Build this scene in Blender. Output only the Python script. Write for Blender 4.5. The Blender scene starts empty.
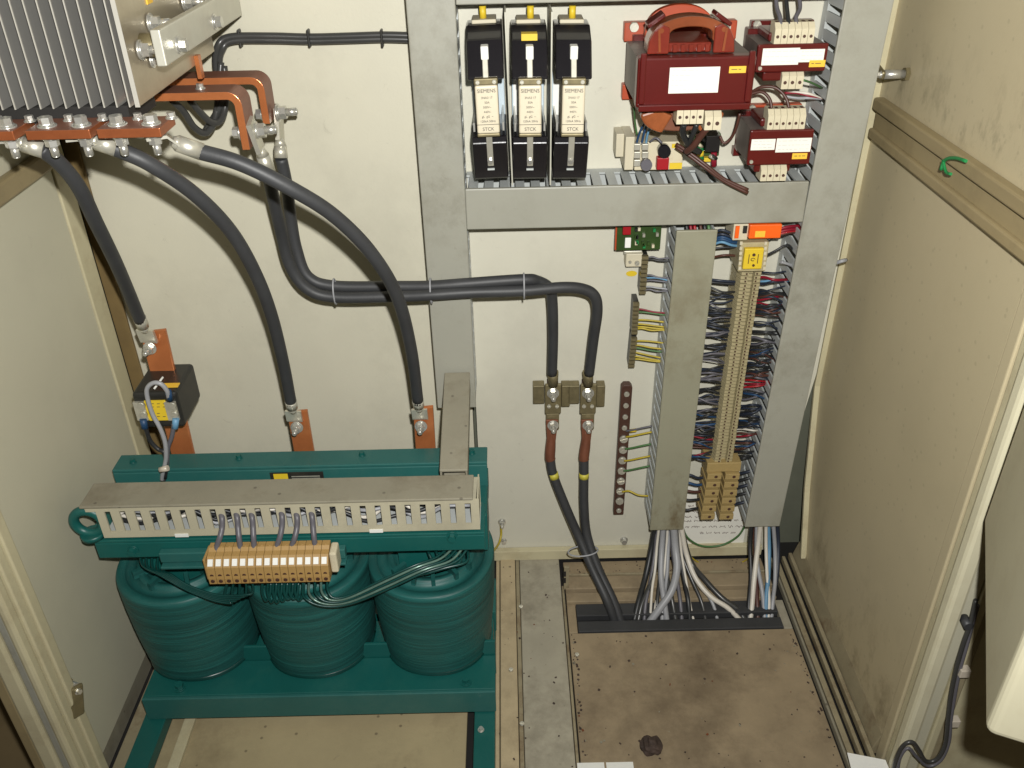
import bpy, math, random
from mathutils import Vector, Matrix
random.seed(7)
sc = bpy.context.scene
C = sc.collection
R = math.radians
# ---------------------------------------------------------------- camera
FPX = 878.0
pitch, roll = R(31.8), R(1.3)
CAM = Vector((0, -.95, .883))
Fw = Vector((0, math.cos(pitch), -math.sin(pitch)))
Rt = Vector((1, 0, 0)); Up = Rt.cross(Fw)
R2 = Rt*math.cos(roll)-Up*math.sin(roll)
U2 = Up*math.cos(roll)+Rt*math.sin(roll)
cam = bpy.data.cameras.new('camera'); camo = bpy.data.objects.new('camera', cam)
cam.sensor_width = 36; cam.lens = FPX/1024*36; cam.clip_start = .02; cam.clip_end = 50
camo.matrix_world = Matrix(((R2.x, U2.x, -Fw.x, CAM.x), (R2.y, U2.y, -Fw.y, CAM.y), (R2.z, U2.z, -Fw.z, CAM.z), (0, 0, 0, 1)))
C.objects.link(camo); sc.camera = camo
# ---------------------------------------------------------------- dim room light and the camera flash
w = bpy.data.worlds.new('World'); sc.world = w; w.use_nodes = True
bg = w.node_tree.nodes['Background']
bg.inputs[0].default_value = (1.0, .83, .55, 1); bg.inputs[1].default_value = .04
fl = bpy.data.lights.new('flash', 'SPOT'); fl.energy = 51; fl.shadow_soft_size = .008; fl.color = (1, .988, .95)
fl.spot_size = R(154); fl.spot_blend = 1.0
flo = bpy.data.objects.new('flash', fl); flo.location = (.026, -.955, .942); C.objects.link(flo)
flo.rotation_euler = (Vector((.03, 0, .72))-flo.location).to_track_quat('-Z', 'Y').to_euler()
sc.view_settings.view_transform = 'Standard'; sc.view_settings.look = 'None'
sc.view_settings.exposure = 0; sc.view_settings.gamma = 1
sc.render.engine = 'CYCLES'

# ---------------------------------------------------------------- pixel -> place
def at(x, y, X=None, Y=None, Z=None):
    d = Fw + R2*((x-512)/FPX) - U2*((y-384)/FPX)
    t = (X-CAM.x)/d.x if X is not None else (Y-CAM.y)/d.y if Y is not None else (Z-CAM.z)/d.z
    return CAM + d*t
def rY(x0, y0, x1, y1, Y):
    xm, ym = (x0+x1)/2, (y0+y1)/2
    return at(x0, ym, Y=Y).x, at(x1, ym, Y=Y).x, at(xm, y1, Y=Y).z, at(xm, y0, Y=Y).z
def pts(*l): return [at(x, y, Y=Y) for x, y, Y in l]

# ---------------------------------------------------------------- materials
MATS = {}
def S(r, g, b): return tuple(((c/255)/12.92 if c < 10 else ((c/255+.055)/1.055)**2.4) for c in (r, g, b))
def mat(name, col, rough=.5, metal=0, var=.12, scale=14, dirt=0, dirtcol=(.06, .045, .03), dscale=9, speck=0, bump=0, bscale=400, spec=.5, streak=None, coat=0, trans=0, scuff=0):
    m = bpy.data.materials.new(name); m.use_nodes = True; nt = m.node_tree; N = nt.nodes; L = nt.links
    b = N['Principled BSDF']; b.inputs['Roughness'].default_value = rough; b.inputs['Metallic'].default_value = metal
    b.inputs['Specular IOR Level'].default_value = spec; b.inputs['Coat Weight'].default_value = coat
    if trans: b.inputs['Transmission Weight'].default_value = trans
    tc = N.new('ShaderNodeTexCoord'); mp = N.new('ShaderNodeMapping'); L.new(tc.outputs['Object'], mp.inputs[0])
    if streak: mp.inputs['Scale'].default_value = streak
    no = N.new('ShaderNodeTexNoise'); no.inputs['Scale'].default_value = scale; no.inputs['Detail'].default_value = 6; no.inputs['Roughness'].default_value = .65
    L.new(mp.outputs[0], no.inputs[0])
    rp = N.new('ShaderNodeMapRange'); rp.inputs[1].default_value = .3; rp.inputs[2].default_value = .7
    rp.inputs[3].default_value = 1-var; rp.inputs[4].default_value = 1+var; L.new(no.outputs[0], rp.inputs[0])
    mx = N.new('ShaderNodeMix'); mx.data_type = 'RGBA'; mx.blend_type = 'MULTIPLY'; mx.inputs[0].default_value = 1
    mx.inputs[6].default_value = (*col, 1); L.new(rp.outputs[0], mx.inputs[7]); out = mx.outputs[2]
    if dirt:
        n2 = N.new('ShaderNodeTexNoise'); n2.inputs['Scale'].default_value = dscale; n2.inputs['Detail'].default_value = 9; n2.inputs['Roughness'].default_value = .72
        L.new(tc.outputs['Object'], n2.inputs[0])
        r2 = N.new('ShaderNodeMapRange'); r2.inputs[1].default_value = .5; r2.inputs[2].default_value = .78; r2.inputs[3].default_value = 0; r2.inputs[4].default_value = dirt
        L.new(n2.outputs[0], r2.inputs[0])
        m2 = N.new('ShaderNodeMix'); m2.data_type = 'RGBA'; L.new(r2.outputs[0], m2.inputs[0]); L.new(out, m2.inputs[6]); m2.inputs[7].default_value = (*dirtcol, 1); out = m2.outputs[2]
    if scuff:
        n5 = N.new('ShaderNodeTexNoise'); n5.inputs['Scale'].default_value = 22; n5.inputs['Detail'].default_value = 12; n5.inputs['Roughness'].default_value = .8; n5.inputs['Distortion'].default_value = 2.5
        L.new(tc.outputs['Object'], n5.inputs[0])
        r5 = N.new('ShaderNodeMapRange'); r5.inputs[1].default_value = .615; r5.inputs[2].default_value = .70; r5.inputs[3].default_value = 0; r5.inputs[4].default_value = scuff; L.new(n5.outputs[0], r5.inputs[0])
        m5 = N.new('ShaderNodeMix'); m5.data_type = 'RGBA'; L.new(r5.outputs[0], m5.inputs[0]); L.new(out, m5.inputs[6]); m5.inputs[7].default_value = (.14, .115, .075, 1); out = m5.outputs[2]
    if speck:
        v = N.new('ShaderNodeTexVoronoi'); v.inputs['Scale'].default_value = 75; L.new(tc.outputs['Object'], v.inputs[0])
        r3 = N.new('ShaderNodeMapRange'); r3.inputs[1].default_value = .10; r3.inputs[2].default_value = .17; r3.inputs[3].default_value = speck; r3.inputs[4].default_value = 0
        L.new(v.outputs['Distance'], r3.inputs[0])
        wn = N.new('ShaderNodeSeparateColor'); L.new(v.outputs['Color'], wn.inputs[0])
        gt = N.new('ShaderNodeMath'); gt.operation = 'GREATER_THAN'; gt.inputs[1].default_value = .62; L.new(wn.outputs[0], gt.inputs[0])
        ml = N.new('ShaderNodeMath'); ml.operation = 'MULTIPLY'; L.new(gt.outputs[0], ml.inputs[0]); L.new(r3.outputs[0], ml.inputs[1])
        m3 = N.new('ShaderNodeMix'); m3.data_type = 'RGBA'; L.new(ml.outputs[0], m3.inputs[0]); L.new(out, m3.inputs[6]); m3.inputs[7].default_value = (.03, .02, .014, 1); out = m3.outputs[2]
    L.new(out, b.inputs['Base Color'])
    if bump:
        n4 = N.new('ShaderNodeTexNoise'); n4.inputs['Scale'].default_value = bscale; n4.inputs['Detail'].default_value = 3; L.new(mp.outputs[0], n4.inputs[0])
        bp = N.new('ShaderNodeBump'); bp.inputs['Strength'].default_value = bump; bp.inputs['Distance'].default_value = .002; L.new(n4.outputs[0], bp.inputs['Height']); L.new(bp.outputs[0], b.inputs['Normal'])
    MATS[name] = m; return m
mat('wall', S(197, 193, 174), .48, var=.06, scale=4, dirt=.18, dscale=5, scuff=.4, bump=.06, bscale=300)
mat('plate', S(199, 196, 180), .45, var=.06, scale=4, dirt=.16, dscale=5, scuff=.4, bump=.05, bscale=300)
mat('side', S(184, 172, 141), .42, var=.07, scale=4, dirt=.22, dscale=4, dirtcol=S(112, 94, 62), speck=.15, scuff=.2, bump=.06)
mat('sideL', S(190, 186, 164), .45, var=.06, scuff=.2, scale=5, dirt=.10, dscale=5, bump=.06)
mat('frame', S(190, 182, 150), .45, var=.07, scale=9, dirt=.45, dscale=14, dirtcol=S(120, 90, 50), bump=.05)
mat('frame_worn', S(144, 134, 108), .5, var=.16, scale=16, dirt=1.0, dscale=22, dirtcol=S(90, 62, 36), bump=.1)
mat('rail', S(146, 131, 97), .5, var=.12, scale=12, dirt=.5, dscale=16, dirtcol=S(96, 84, 62), streak=(1, .3, 1))
mat('floor_tan', S(146, 130, 104), .6, var=.14, scale=22, dirt=.9, dscale=6, dirtcol=S(80, 66, 50), scuff=1.0, bump=.12, bscale=160)
mat('floor_left', S(166, 152, 118), .6, var=.10, scale=9, scuff=.8, dirt=.6, dscale=6, dirtcol=S(84, 66, 44), speck=.5, bump=.1, bscale=160)
mat('floor_grey', S(160, 154, 136), .6, var=.14, scale=10, dirt=.8, dscale=9, dirtcol=S(84, 76, 62), speck=.12, scuff=.7, bump=.1, bscale=160)
mat('floor_strip', S(176, 160, 128), .6, var=.12, scale=10, dirt=.5, dscale=12, dirtcol=S(80, 62, 44), speck=.6, bump=.1)
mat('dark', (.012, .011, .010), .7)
mat('outer', S(120, 104, 74), .7, var=.2, scale=6, dirt=.4)
mat('duct', S(152, 151, 139), .45, var=.05, scale=6, dirt=.55, dscale=9, dirtcol=S(112, 107, 90), scuff=.6, bump=.03)
mat('duct_mid', S(142, 140, 120), .5, var=.06, scale=6, dirt=.7, dscale=7, dirtcol=S(104, 92, 66), scuff=.5, bump=.03)
mat('duct_dirty', S(136, 131, 114), .6, var=.10, scale=12, dirt=.6, dscale=14, dirtcol=S(86, 72, 50), speck=.5, bump=.06)
mat('duct_side', S(176, 180, 178), .45, var=.06)
mat('tduct_front', S(180, 174, 150), .5, var=.05, dirt=.3, scuff=.3)
mat('fin', (.44, .43, .40), .34, .6, var=.10, scale=30, streak=(1, 1, .1))
mat('fin_edge', (.52, .50, .44), .45, .35, var=.08)
mat('alu', S(180, 170, 148), .32, .6, var=.10, scale=10, dirt=.4, dscale=7, dirtcol=S(110, 88, 60))
mat('alu_bright', S(198, 196, 182), .4, .35, var=.07, scale=20, dirt=.25, dscale=18, dirtcol=S(150, 120, 100))
mat('copper', S(200, 122, 74), .26, .5, var=.14, scale=22, dirt=.35, dscale=20, dirtcol=S(110, 55, 34), bump=.05)
mat('copper_bar', S(158, 90, 54), .36, .5, var=.2, scale=26, dirt=.55, dscale=18, dirtcol=S(98, 58, 40))
mat('copper_tarnish', S(132, 88, 70), .45, .25, var=.16, scale=24, dirt=.5, dscale=20, dirtcol=S(96, 66, 54))
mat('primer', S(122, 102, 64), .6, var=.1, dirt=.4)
mat('copper_dull', S(120, 74, 54), .5, .3, var=.2, scale=24, dirt=.5, dscale=22, dirtcol=S(92, 58, 46))
mat('zinc', (.66, .65, .60), .30, .75, var=.18, scale=60)
mat('tin', (.60, .58, .49), .36, .60, var=.2, scale=40)
mat('tin_dull', S(128, 118, 88), .45, .5, var=.25, scale=60, dirt=.5, dscale=50, dirtcol=S(74, 62, 38))
mat('rubber', (.036, .037, .039), .52, var=.2, scale=20, bump=.05)
mat('rubber_gl', (.045, .045, .043), .30, var=.15, scale=20)
mat('black', (.010, .009, .011), .26, var=.2, bump=.03, coat=.5)
mat('termcol', S(164, 153, 118), .5, var=.14, scale=90, dirt=.5, dscale=80, dirtcol=S(96, 88, 66))
mat('ring_yellow', S(190, 180, 66), .5, var=.1)
mat('backing', S(96, 98, 84), .7)
mat('ct_black', (.018, .018, .016), .42, var=.3, dirt=.35, dscale=20, dirtcol=S(84, 76, 58))
mat('teal', S(18, 84, 79), .42, var=.10, scale=12, dirt=.25, dscale=16, dirtcol=S(60, 110, 96), bump=.05)
mat('teal_flat', S(36, 92, 88), .5, var=.08, scale=9, dirt=.35, dscale=12, dirtcol=S(78, 112, 104), bump=.05)
mat('winding', S(27, 84, 80), .5, var=.42, scale=12, streak=(.6, .6, 16), dirt=.5, dscale=12, dirtcol=S(28, 74, 68), bump=.30, bscale=45)
mat('red', S(84, 20, 17), .28, var=.10, scale=16, bump=.03)
mat('bobbin_low', S(150, 84, 48), .25, var=.3, scale=30, dirt=.5, dscale=40, dirtcol=S(80, 36, 22))
mat('cream_lit', S(206, 200, 172), .4, var=.04, scale=8, dirt=.2, dscale=20, dirtcol=S(140, 116, 76))  # cream lightened to carry the flash highlight in its colour
mat('redbrown', S(114, 40, 28), .24, var=.25, scale=20, coat=.4)
mat('redorange', S(166, 66, 32), .42, var=.14, scale=18)
mat('bobbin', S(130, 68, 40), .22, var=.32, scale=14, coat=.4)
mat('lam', S(120, 110, 104), .5, .4, var=.2, scale=10, streak=(1, 12, 1))
mat('cream', S(200, 191, 164), .5, var=.08, dirt=.25, dscale=50, dirtcol=S(120, 90, 56))
mat('cream2', S(196, 188, 164), .5, var=.08)
mat('ochre', S(162, 130, 78), .5, var=.10, scale=60, dirt=.3, dscale=60, dirtcol=S(110, 66, 20))
mat('brownterm', S(160, 138, 90), .5, var=.10, scale=60, dirt=.3, dscale=60, dirtcol=S(90, 62, 30))
mat('brown', S(70, 46, 36), .5, var=.2, scale=40)
mat('white', S(226, 226, 220), .6, var=.02)
mat('faint', S(200, 200, 196), .6)
mat('paper', S(228, 226, 216), .7, var=.03)
mat('ceramic', S(210, 200, 176), .45, var=.04, dirt=.12, dscale=40, dirtcol=S(140, 110, 70))
mat('ink', (.05, .04, .035), .7)
mat('yellow', S(214, 184, 44), .5, var=.05)
mat('yellow_st', S(230, 184, 60), .5, var=.05)
mat('blueplate', S(186, 200, 208), .5, var=.04)
mat('greyplate', S(176, 174, 160), .5, .2, var=.06)
mat('pcb', S(46, 68, 28), .4, var=.25, scale=60)
mat('orange', S(232, 96, 24), .42, var=.10)
mat('redp', S(150, 18, 28), .4, var=.1)
mat('greent', S(24, 120, 62), .5, var=.1)
mat('blue', S(32, 64, 98), .5, var=.1)
mat('lblue', S(96, 140, 170), .5, var=.1)
mat('navy', (.018, .024, .04), .45, var=.2)
mat('wblack', (.02, .021, .022), .42, var=.2)
mat('wgrey', S(94, 92, 98), .42, var=.1)
mat('wlgrey', S(150, 151, 154), .42, var=.1)
mat('wwhite', S(206, 200, 188), .42, var=.06, dirt=.3, dscale=30, dirtcol=S(130, 110, 80))
mat('wred', S(128, 22, 40), .45, var=.1)
mat('wbrown', S(78, 47, 38), .45, var=.15)
mat('wyg', S(176, 156, 44), .45, var=.15, scale=60)
mat('wgreen', S(70, 110, 62), .45, var=.15)
mat('wteal', S(14, 60, 56), .32, var=.3)
mat('wtgrey', S(96, 124, 112), .25, .3, var=.35, scale=40)
mat('stone', (.05, .032, .024), .8, var=.5, scale=60, bump=.8, bscale=120)
mat('rust', S(112, 62, 34), .8, var=.3, scale=60)
mat('clearplastic', S(190, 180, 164), .3, var=.05)

def grime_band(name, za, zb, zc, amt, col, sc_=(3, 9, 5)):
    m = MATS[name]; nt = m.node_tree; N = nt.nodes; L = nt.links; b = N['Principled BSDF']; src = b.inputs['Base Color'].links[0].from_socket
    tc = N.new('ShaderNodeTexCoord'); sp = N.new('ShaderNodeSeparateXYZ'); L.new(tc.outputs['Object'], sp.inputs[0])
    r = N.new('ShaderNodeMapRange'); r.inputs[1].default_value = za; r.inputs[2].default_value = zb; r.inputs[3].default_value = 0; r.inputs[4].default_value = 1; L.new(sp.outputs[2], r.inputs[0])
    r2 = N.new('ShaderNodeMapRange'); r2.inputs[1].default_value = zb; r2.inputs[2].default_value = zc; r2.inputs[3].default_value = 1; r2.inputs[4].default_value = 0; L.new(sp.outputs[2], r2.inputs[0])
    mp = N.new('ShaderNodeMapping'); mp.inputs['Scale'].default_value = sc_; L.new(tc.outputs['Object'], mp.inputs[0])
    n = N.new('ShaderNodeTexNoise'); n.inputs['Scale'].default_value = 3.5; n.inputs['Detail'].default_value = 10; n.inputs['Roughness'].default_value = .75; L.new(mp.outputs[0], n.inputs[0])
    rn = N.new('ShaderNodeMapRange'); rn.inputs[1].default_value = .50; rn.inputs[2].default_value = .68; rn.inputs[3].default_value = 0; rn.inputs[4].default_value = amt; L.new(n.outputs[0], rn.inputs[0])
    a = N.new('ShaderNodeMath'); a.operation = 'MULTIPLY'; L.new(r.outputs[0], a.inputs[0]); L.new(r2.outputs[0], a.inputs[1])
    c = N.new('ShaderNodeMath'); c.operation = 'MULTIPLY'; L.new(a.outputs[0], c.inputs[0]); L.new(rn.outputs[0], c.inputs[1])
    mx = N.new('ShaderNodeMix'); mx.data_type = 'RGBA'; L.new(c.outputs[0], mx.inputs[0]); L.new(src, mx.inputs[6]); mx.inputs[7].default_value = (*col, 1); L.new(mx.outputs[2], b.inputs['Base Color'])
grime_band('side', .605, .63, .70, .55, S(84, 78, 60))
grime_band('duct_mid', -.05, .02, .20, .9, S(92, 76, 48), (6, 6, 3))
grime_band('duct_mid', .20, .30, .40, .6, S(104, 92, 66), (6, 6, 4))
grime_band('duct', -.05, .30, .95, .5, S(104, 100, 84), (5, 5, 4))
grime_band('floor_tan', -.02, .008, .03, .8, S(78, 66, 52), (1.6, 1.6, 1))
grime_band('side', -.08, .01, .16, .6, S(84, 66, 40), (4, 6, 4))

# ---------------------------------------------------------------- mesh builder
ORG = {}
def org(o): return ORG.get(o.name, Vector((0, 0, 0))) if o else Vector((0, 0, 0))
class MB:
    def __init__(s): s.v = []; s.f = []; s.sm = []; s.mi = []
    def add(s, vs, fs, smooth=False, mi=0):
        o = len(s.v); s.v += [Vector(v) for v in vs]
        for f in fs: s.f.append([i+o for i in f]); s.sm.append(smooth); s.mi.append(mi)
        return s
    def hexa(s, c, mi=0):   # bottom 4 ccw, top 4 ccw
        return s.add(c, [(3, 2, 1, 0), (4, 5, 6, 7), (0, 1, 5, 4), (1, 2, 6, 5), (2, 3, 7, 6), (3, 0, 4, 7)], mi=mi)
    def box(s, x0, x1, y0, y1, z0, z1, mi=0):
        x0, x1 = min(x0, x1), max(x0, x1); y0, y1 = min(y0, y1), max(y0, y1); z0, z1 = min(z0, z1), max(z0, z1)
        return s.hexa([(x0, y0, z0), (x1, y0, z0), (x1, y1, z0), (x0, y1, z0), (x0, y0, z1), (x1, y0, z1), (x1, y1, z1), (x0, y1, z1)], mi)
    def obox(s, o, u, v, w_, mi=0):  # oriented box from centre and half axes
        o, u, v, w_ = map(Vector, (o, u, v, w_))
        if u.cross(v).dot(w_) < 0: u = -u
        return s.hexa([o-u-v-w_, o+u-v-w_, o+u+v-w_, o-u+v-w_, o-u-v+w_, o+u-v+w_, o+u+v+w_, o-u+v+w_], mi)
    def prism(s, poly, d, mi=0, smooth=False, ms=None):   # planar polygon (3d points) extruded by vector d
        poly = [Vector(p) for p in poly]; d = Vector(d); n = len(poly)
        nr = Vector((0, 0, 0))
        for i in range(n): nr += poly[i].cross(poly[(i+1) % n])
        if nr.dot(d) > 0: poly.reverse()
        vs = poly+[p+d for p in poly]
        s.add(vs, [tuple(range(n)), tuple(range(2*n-1, n-1, -1))], mi=mi)
        o = len(s.v)-2*n
        for i in range(n):
            j = (i+1) % n; s.f.append([o+j, o+i, o+n+i, o+n+j]); s.sm.append(smooth); s.mi.append(mi if ms is None else ms)
        return s
    def cyl(s, p0, p1, r, n=14, r1=None, mi=0, smooth=True):
        p0, p1 = Vector(p0), Vector(p1); a = (p1-p0).normalized(); r1 = r if r1 is None else r1
        u = a.orthogonal().normalized(); v = a.cross(u)
        vs = [p0+(u*math.cos(2*math.pi*i/n)+v*math.sin(2*math.pi*i/n))*r for i in range(n)]
        vs += [p1+(u*math.cos(2*math.pi*i/n)+v*math.sin(2*math.pi*i/n))*r1 for i in range(n)]
        s.add(vs, [(i, (i+1) % n, n+(i+1) % n, n+i) for i in range(n)], smooth, mi)
        o = len(s.v)-2*n
        s.f += [[o+i for i in range(n-1, -1, -1)], [o+n+i for i in range(n)]]; s.sm += [False]*2; s.mi += [mi]*2
        return s
    def tube(s, path, r, n=10, sub=6, mi=0):
        P = [Vector(p) for p in path]; q = []
        if sub > 1 and len(P) > 2:
            E = [P[0]*2-P[1]]+P+[P[-1]*2-P[-2]]
            for i in range(1, len(E)-2):
                for k in range(sub):
                    t = k/sub; a, b, c, d = E[i-1:i+3]
                    q.append(.5*((2*b)+(c-a)*t+(2*a-5*b+4*c-d)*t*t+(3*b-a-3*c+d)*t*t*t))
            q.append(P[-1])
        else: q = P
        m = len(q); u = None; rs = r if callable(r) else (lambda t: r); rings = []
        for i in range(m):
            t = (q[min(i+1, m-1)]-q[max(i-1, 0)]).normalized()
            u = t.orthogonal().normalized() if u is None else (u-t*u.dot(t)).normalized()
            v = t.cross(u); rr = rs(i/(m-1))
            rings.append([q[i]+(u*math.cos(2*math.pi*k/n)+v*math.sin(2*math.pi*k/n))*rr for k in range(n)])
        vs = [p for rg in rings for p in rg]
        s.add(vs, [(i*n+k, i*n+(k+1) % n, (i+1)*n+(k+1) % n, (i+1)*n+k) for i in range(m-1) for k in range(n)], True, mi)
        o = len(s.v)-m*n
        s.f += [[o+k for k in range(n-1, -1, -1)], [o+(m-1)*n+k for k in range(n)]]; s.sm += [False]*2; s.mi += [mi]*2
        return s
    def mesh(s, name, mats, off=Vector((0, 0, 0))):
        me = bpy.data.meshes.new(name); me.from_pydata([v-off for v in s.v], [], s.f)
        me.polygons.foreach_set('use_smooth', s.sm); me.polygons.foreach_set('material_index', s.mi)
        for m in (mats if isinstance(mats, (list, tuple)) else [mats]): me.materials.append(MATS[m])
        me.update(); return me
    def build(s, name, mats, parent=None, bev=0, seg=2, base=None):
        off = org(parent) if parent else Vector(base) if base is not None else Vector(((min(v.x for v in s.v)+max(v.x for v in s.v))/2, (min(v.y for v in s.v)+max(v.y for v in s.v))/2, min(v.z for v in s.v)))
        o = bpy.data.objects.new(name, s.mesh(name, mats, off)); C.objects.link(o); ORG[o.name] = off
        if parent: o.parent = parent
        else: o.location = off
        if bev: bevel(o, bev, seg)
        return o
def bevel(o, wd, seg=2):
    m = o.modifiers.new('bevel', 'BEVEL'); m.width = wd; m.segments = seg; m.limit_method = 'ANGLE'; m.angle_limit = R(40)
def tag(o, label, cat, group=None):
    o['label'] = label; o['category'] = cat
    if group: o['group'] = group
    return o
def thing(name, label, cat, loc, group=None):
    o = bpy.data.objects.new(name, None); o.empty_display_size = .02; C.objects.link(o); o.location = loc; ORG[o.name] = Vector(loc)
    return tag(o, label, cat, group)
def struct(name, mb, m, bev=0, parent=None):
    o = mb.build(name, m, parent, bev)
    if not parent: o['kind'] = 'structure'
    return o
def inst(me, name, parent, loc, rot=None, sc_=1.0, bev=0):
    o = bpy.data.objects.new(name, me); C.objects.link(o); o.parent = parent; ORG[o.name] = org(parent)
    M = Matrix.Translation(Vector(loc)-org(parent))
    if rot is not None: M = M @ rot.to_4x4()
    if sc_ != 1.0: M = M @ Matrix.Scale(sc_, 4)
    o.matrix_local = M
    ORG[o.name] = Vector(loc)
    if bev: bevel(o, bev)
    return o
def orient(axis, spin=0):
    a = Vector(axis).normalized(); return (a.to_track_quat('Z', 'Y') @ Matrix.Rotation(spin, 3, 'Z').to_quaternion()).to_matrix()
# shared bolts: unit = 1 mm, z axis out of the surface
def hexbolt(nut):
    b = MB(); b.cyl((0, 0, -.0002), (0, 0, .0014), .0075, 20); b.cyl((0, 0, .0014), (0, 0, .0026), .006, 18)
    b.cyl((0, 0, .0026), (0, 0, .0078), .0055, 6, smooth=False)
    if nut: b.cyl((0, 0, .0078), (0, 0, .016), .0033, 12); b.cyl((0, 0, .016), (0, 0, .0172), .0033, 12, r1=.002)
    return b.mesh('bolt', 'zinc')
BOLT, NUT = hexbolt(False), hexbolt(True)
BOLT_T = BOLT.copy(); BOLT_T.materials.clear(); BOLT_T.materials.append(MATS['teal'])
sw = MB(); sw.cyl((0, 0, -.0002), (0, 0, .003), .005, 16, r1=.0044); sw.obox((0, 0, .003), (.0046, 0, 0), (0, .0006, 0), (0, 0, .0003))
SCREW = sw.mesh('screw', 'tin')
def bolt(parent, p, axis, s=1.0, nut=False, name='bolt', spin=None):
    return inst(NUT if nut else BOLT, name, parent, p, orient(axis, random.random() if spin is None else spin), s)
def text_mesh(body, size, m, name='lettering'):
    cu = bpy.data.curves.new(name, 'FONT'); cu.body = body; cu.size = size; cu.align_x = 'CENTER'; cu.extrude = .0001
    o = bpy.data.objects.new(name, cu); C.objects.link(o); dg = bpy.context.evaluated_depsgraph_get(); dg.update()
    me = bpy.data.meshes.new_from_object(o.evaluated_get(dg)); bpy.data.objects.remove(o); me.materials.clear(); me.materials.append(MATS[m]); return me
FACE = Matrix.Rotation(R(90), 3, 'X')   # lettering that faces -Y

# ================================================================ SETTING
ZT = 1.02
# back wall, left bay
struct('back_wall', MB().box(-.498, -.052, .0, .02, -.01, ZT), 'wall')
struct('back_backing', MB().box(-.52, .46, .03, .05, -.02, ZT), 'backing')
pl = MB().prism([(-.047, -.002, .004), (.362, -.002, .004), (.366, -.002, .12), (.386, -.002, .300), (.390, -.002, ZT), (-.047, -.002, ZT)], (0, .020, 0))
mp = struct('mounting_plate', pl, 'plate')
struct('bottom_lip', MB().box(-.060, .352, -.012, -.0025, .003, .020), 'frame', .001, mp)
# left side panel with its folded rear edge, post behind it, skirting
lw = struct('left_wall', MB().box(-.50, -.470, -.345, -.060, .018, ZT), 'sideL')
struct('folded_edge', MB().box(-.50, -.4685, -.0575, -.026, .018, ZT), 'frame', .0015, lw)
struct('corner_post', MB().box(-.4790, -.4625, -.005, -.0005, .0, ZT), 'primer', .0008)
struct('gap_shade', MB().box(-.499, -.4805, -.012, -.0005, .0, ZT), 'dark')  # black strip put in as the shade of the corner gap
struct('skirting', MB().box(-.50, -.472, -.38, -.03, -.015, .014), 'duct_dirty')
struct('wall_rail', MB().box(-.470, -.459, -.345, -.06, .608, .628), 'rail', .003, lw)
# right side panel
RX = .40
e = [at(897, 0, X=RX), at(858, 192, X=RX), at(819, 384, X=RX), at(809, 484, X=RX), at(805, 556, X=RX)]
poly = [Vector((RX, -.334, .03)), Vector((RX, -.334, ZT)), Vector((RX, .009, ZT))]+[Vector(p) for p in e]
poly = [p for p in poly]
rw = struct('right_wall', MB().prism(poly, (.004, 0, 0)), 'side')
ed = MB()
for a, b_ in zip(poly[2:-1], poly[3:]): ed.hexa([a+Vector((-.007, -.005, 0)), a+Vector((.004, -.005, 0)), a+Vector((.004, .0, 0)), a+Vector((-.007, .0, 0)), b_+Vector((-.007, -.005, 0)), b_+Vector((.004, -.005, 0)), b_+Vector((.004, 0, 0)), b_+Vector((-.007, 0, 0))])
struct('edge_strip', ed, 'frame', 0, rw)
struct('outer_skin', MB().box(.436, .445, -.36, .03, -.02, ZT), 'frame_worn')
# rails across the right panel
rr = struct('wall_rail', MB().box(.3885, .3995, -.400, -.008, .632, .645), 'rail', .002, rw)
struct('wall_rail', MB().box(.3895, .3995, -.400, -.008, .602, .613), 'rail', .002, rw)
struct('rail_web', MB().box(.3940, .3995, -.345, -.008, .6132, .6290), 'rail', 0, rw)
# floor
struct('ground', MB().box(-3, 3, -3, 3, -.14, -.12), 'outer')
fb = struct('floor', MB().box(-.51, .445, -.42, .03, -.04, -.012), 'dark')
def fl_(n, m, x0, x1, y0, y1, z1, bev=.001): return struct(n, MB().box(x0, x1, y0, y1, z1-.010, z1), m, bev, fb)
fl_('floor_ledge', 'frame_worn', -.462, -.445, -.40, -.03, .0)
fl_('floor_plate', 'floor_left', -.415, -.062, -.40, -.04, -.002)
fl_('floor_strip', 'frame', -.398, -.385, -.40, -.04, .0035)
fl_('floor_strip', 'floor_strip', -.0285, -.0235, -.41, -.002, .002)
fl_('floor_strip', 'floor_strip', -.0225, -.0015, -.41, -.004, .005)
fl_('floor_strip', 'frame_worn', -.0008, .0045, -.41, -.004, .0015)
fl_('floor_strip', 'floor_grey', .0050, .0615, -.41, -.004, .003)
fl_('floor_strip', 'frame_worn', .0625, .0660, -.41, -.06, -.001)
fl_('floor_plate', 'floor_tan', .0675, .360, -.41, -.1475, .0)
fl_('floor_strip', 'floor_tan', .0675, .352, -.046, -.012, -.002)
fl_('floor_strip', 'floor_tan', .0675, .352, -.0735, -.0495, .006)
fl_('floor_strip', 'frame_worn', .0675, .352, -.0490, -.0462, .0085)
fl_('floor_strip', 'floor_tan', .0675, .352, -.0950, -.0785, .0035)
fl_('floor_strip', 'floor_tan', .0675, .079, -.146, -.0955, -.001)
fl_('floor_strip', 'floor_grey', .349, .3605, -.146, -.0955, -.001)
fl_('cable_seal', 'rubber', .0795, .3485, -.146, -.128, .0012, .0010)
fl_('cable_seal', 'rubber', .0795, .3485, -.118, -.0965, .0004, .0010)
fl_('floor_rail', 'duct_dirty', .3625, .3655, -.41, -.02, .006)
fl_('floor_rail', 'frame_worn', .3685, .3755, -.41, -.02, .002)
fl_('floor_rail', 'frame_worn', .3790, .3835, -.41, -.02, .008)
fl_('floor_rail', 'frame_worn', .3875, .3925, -.41, -.02, .014)
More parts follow.
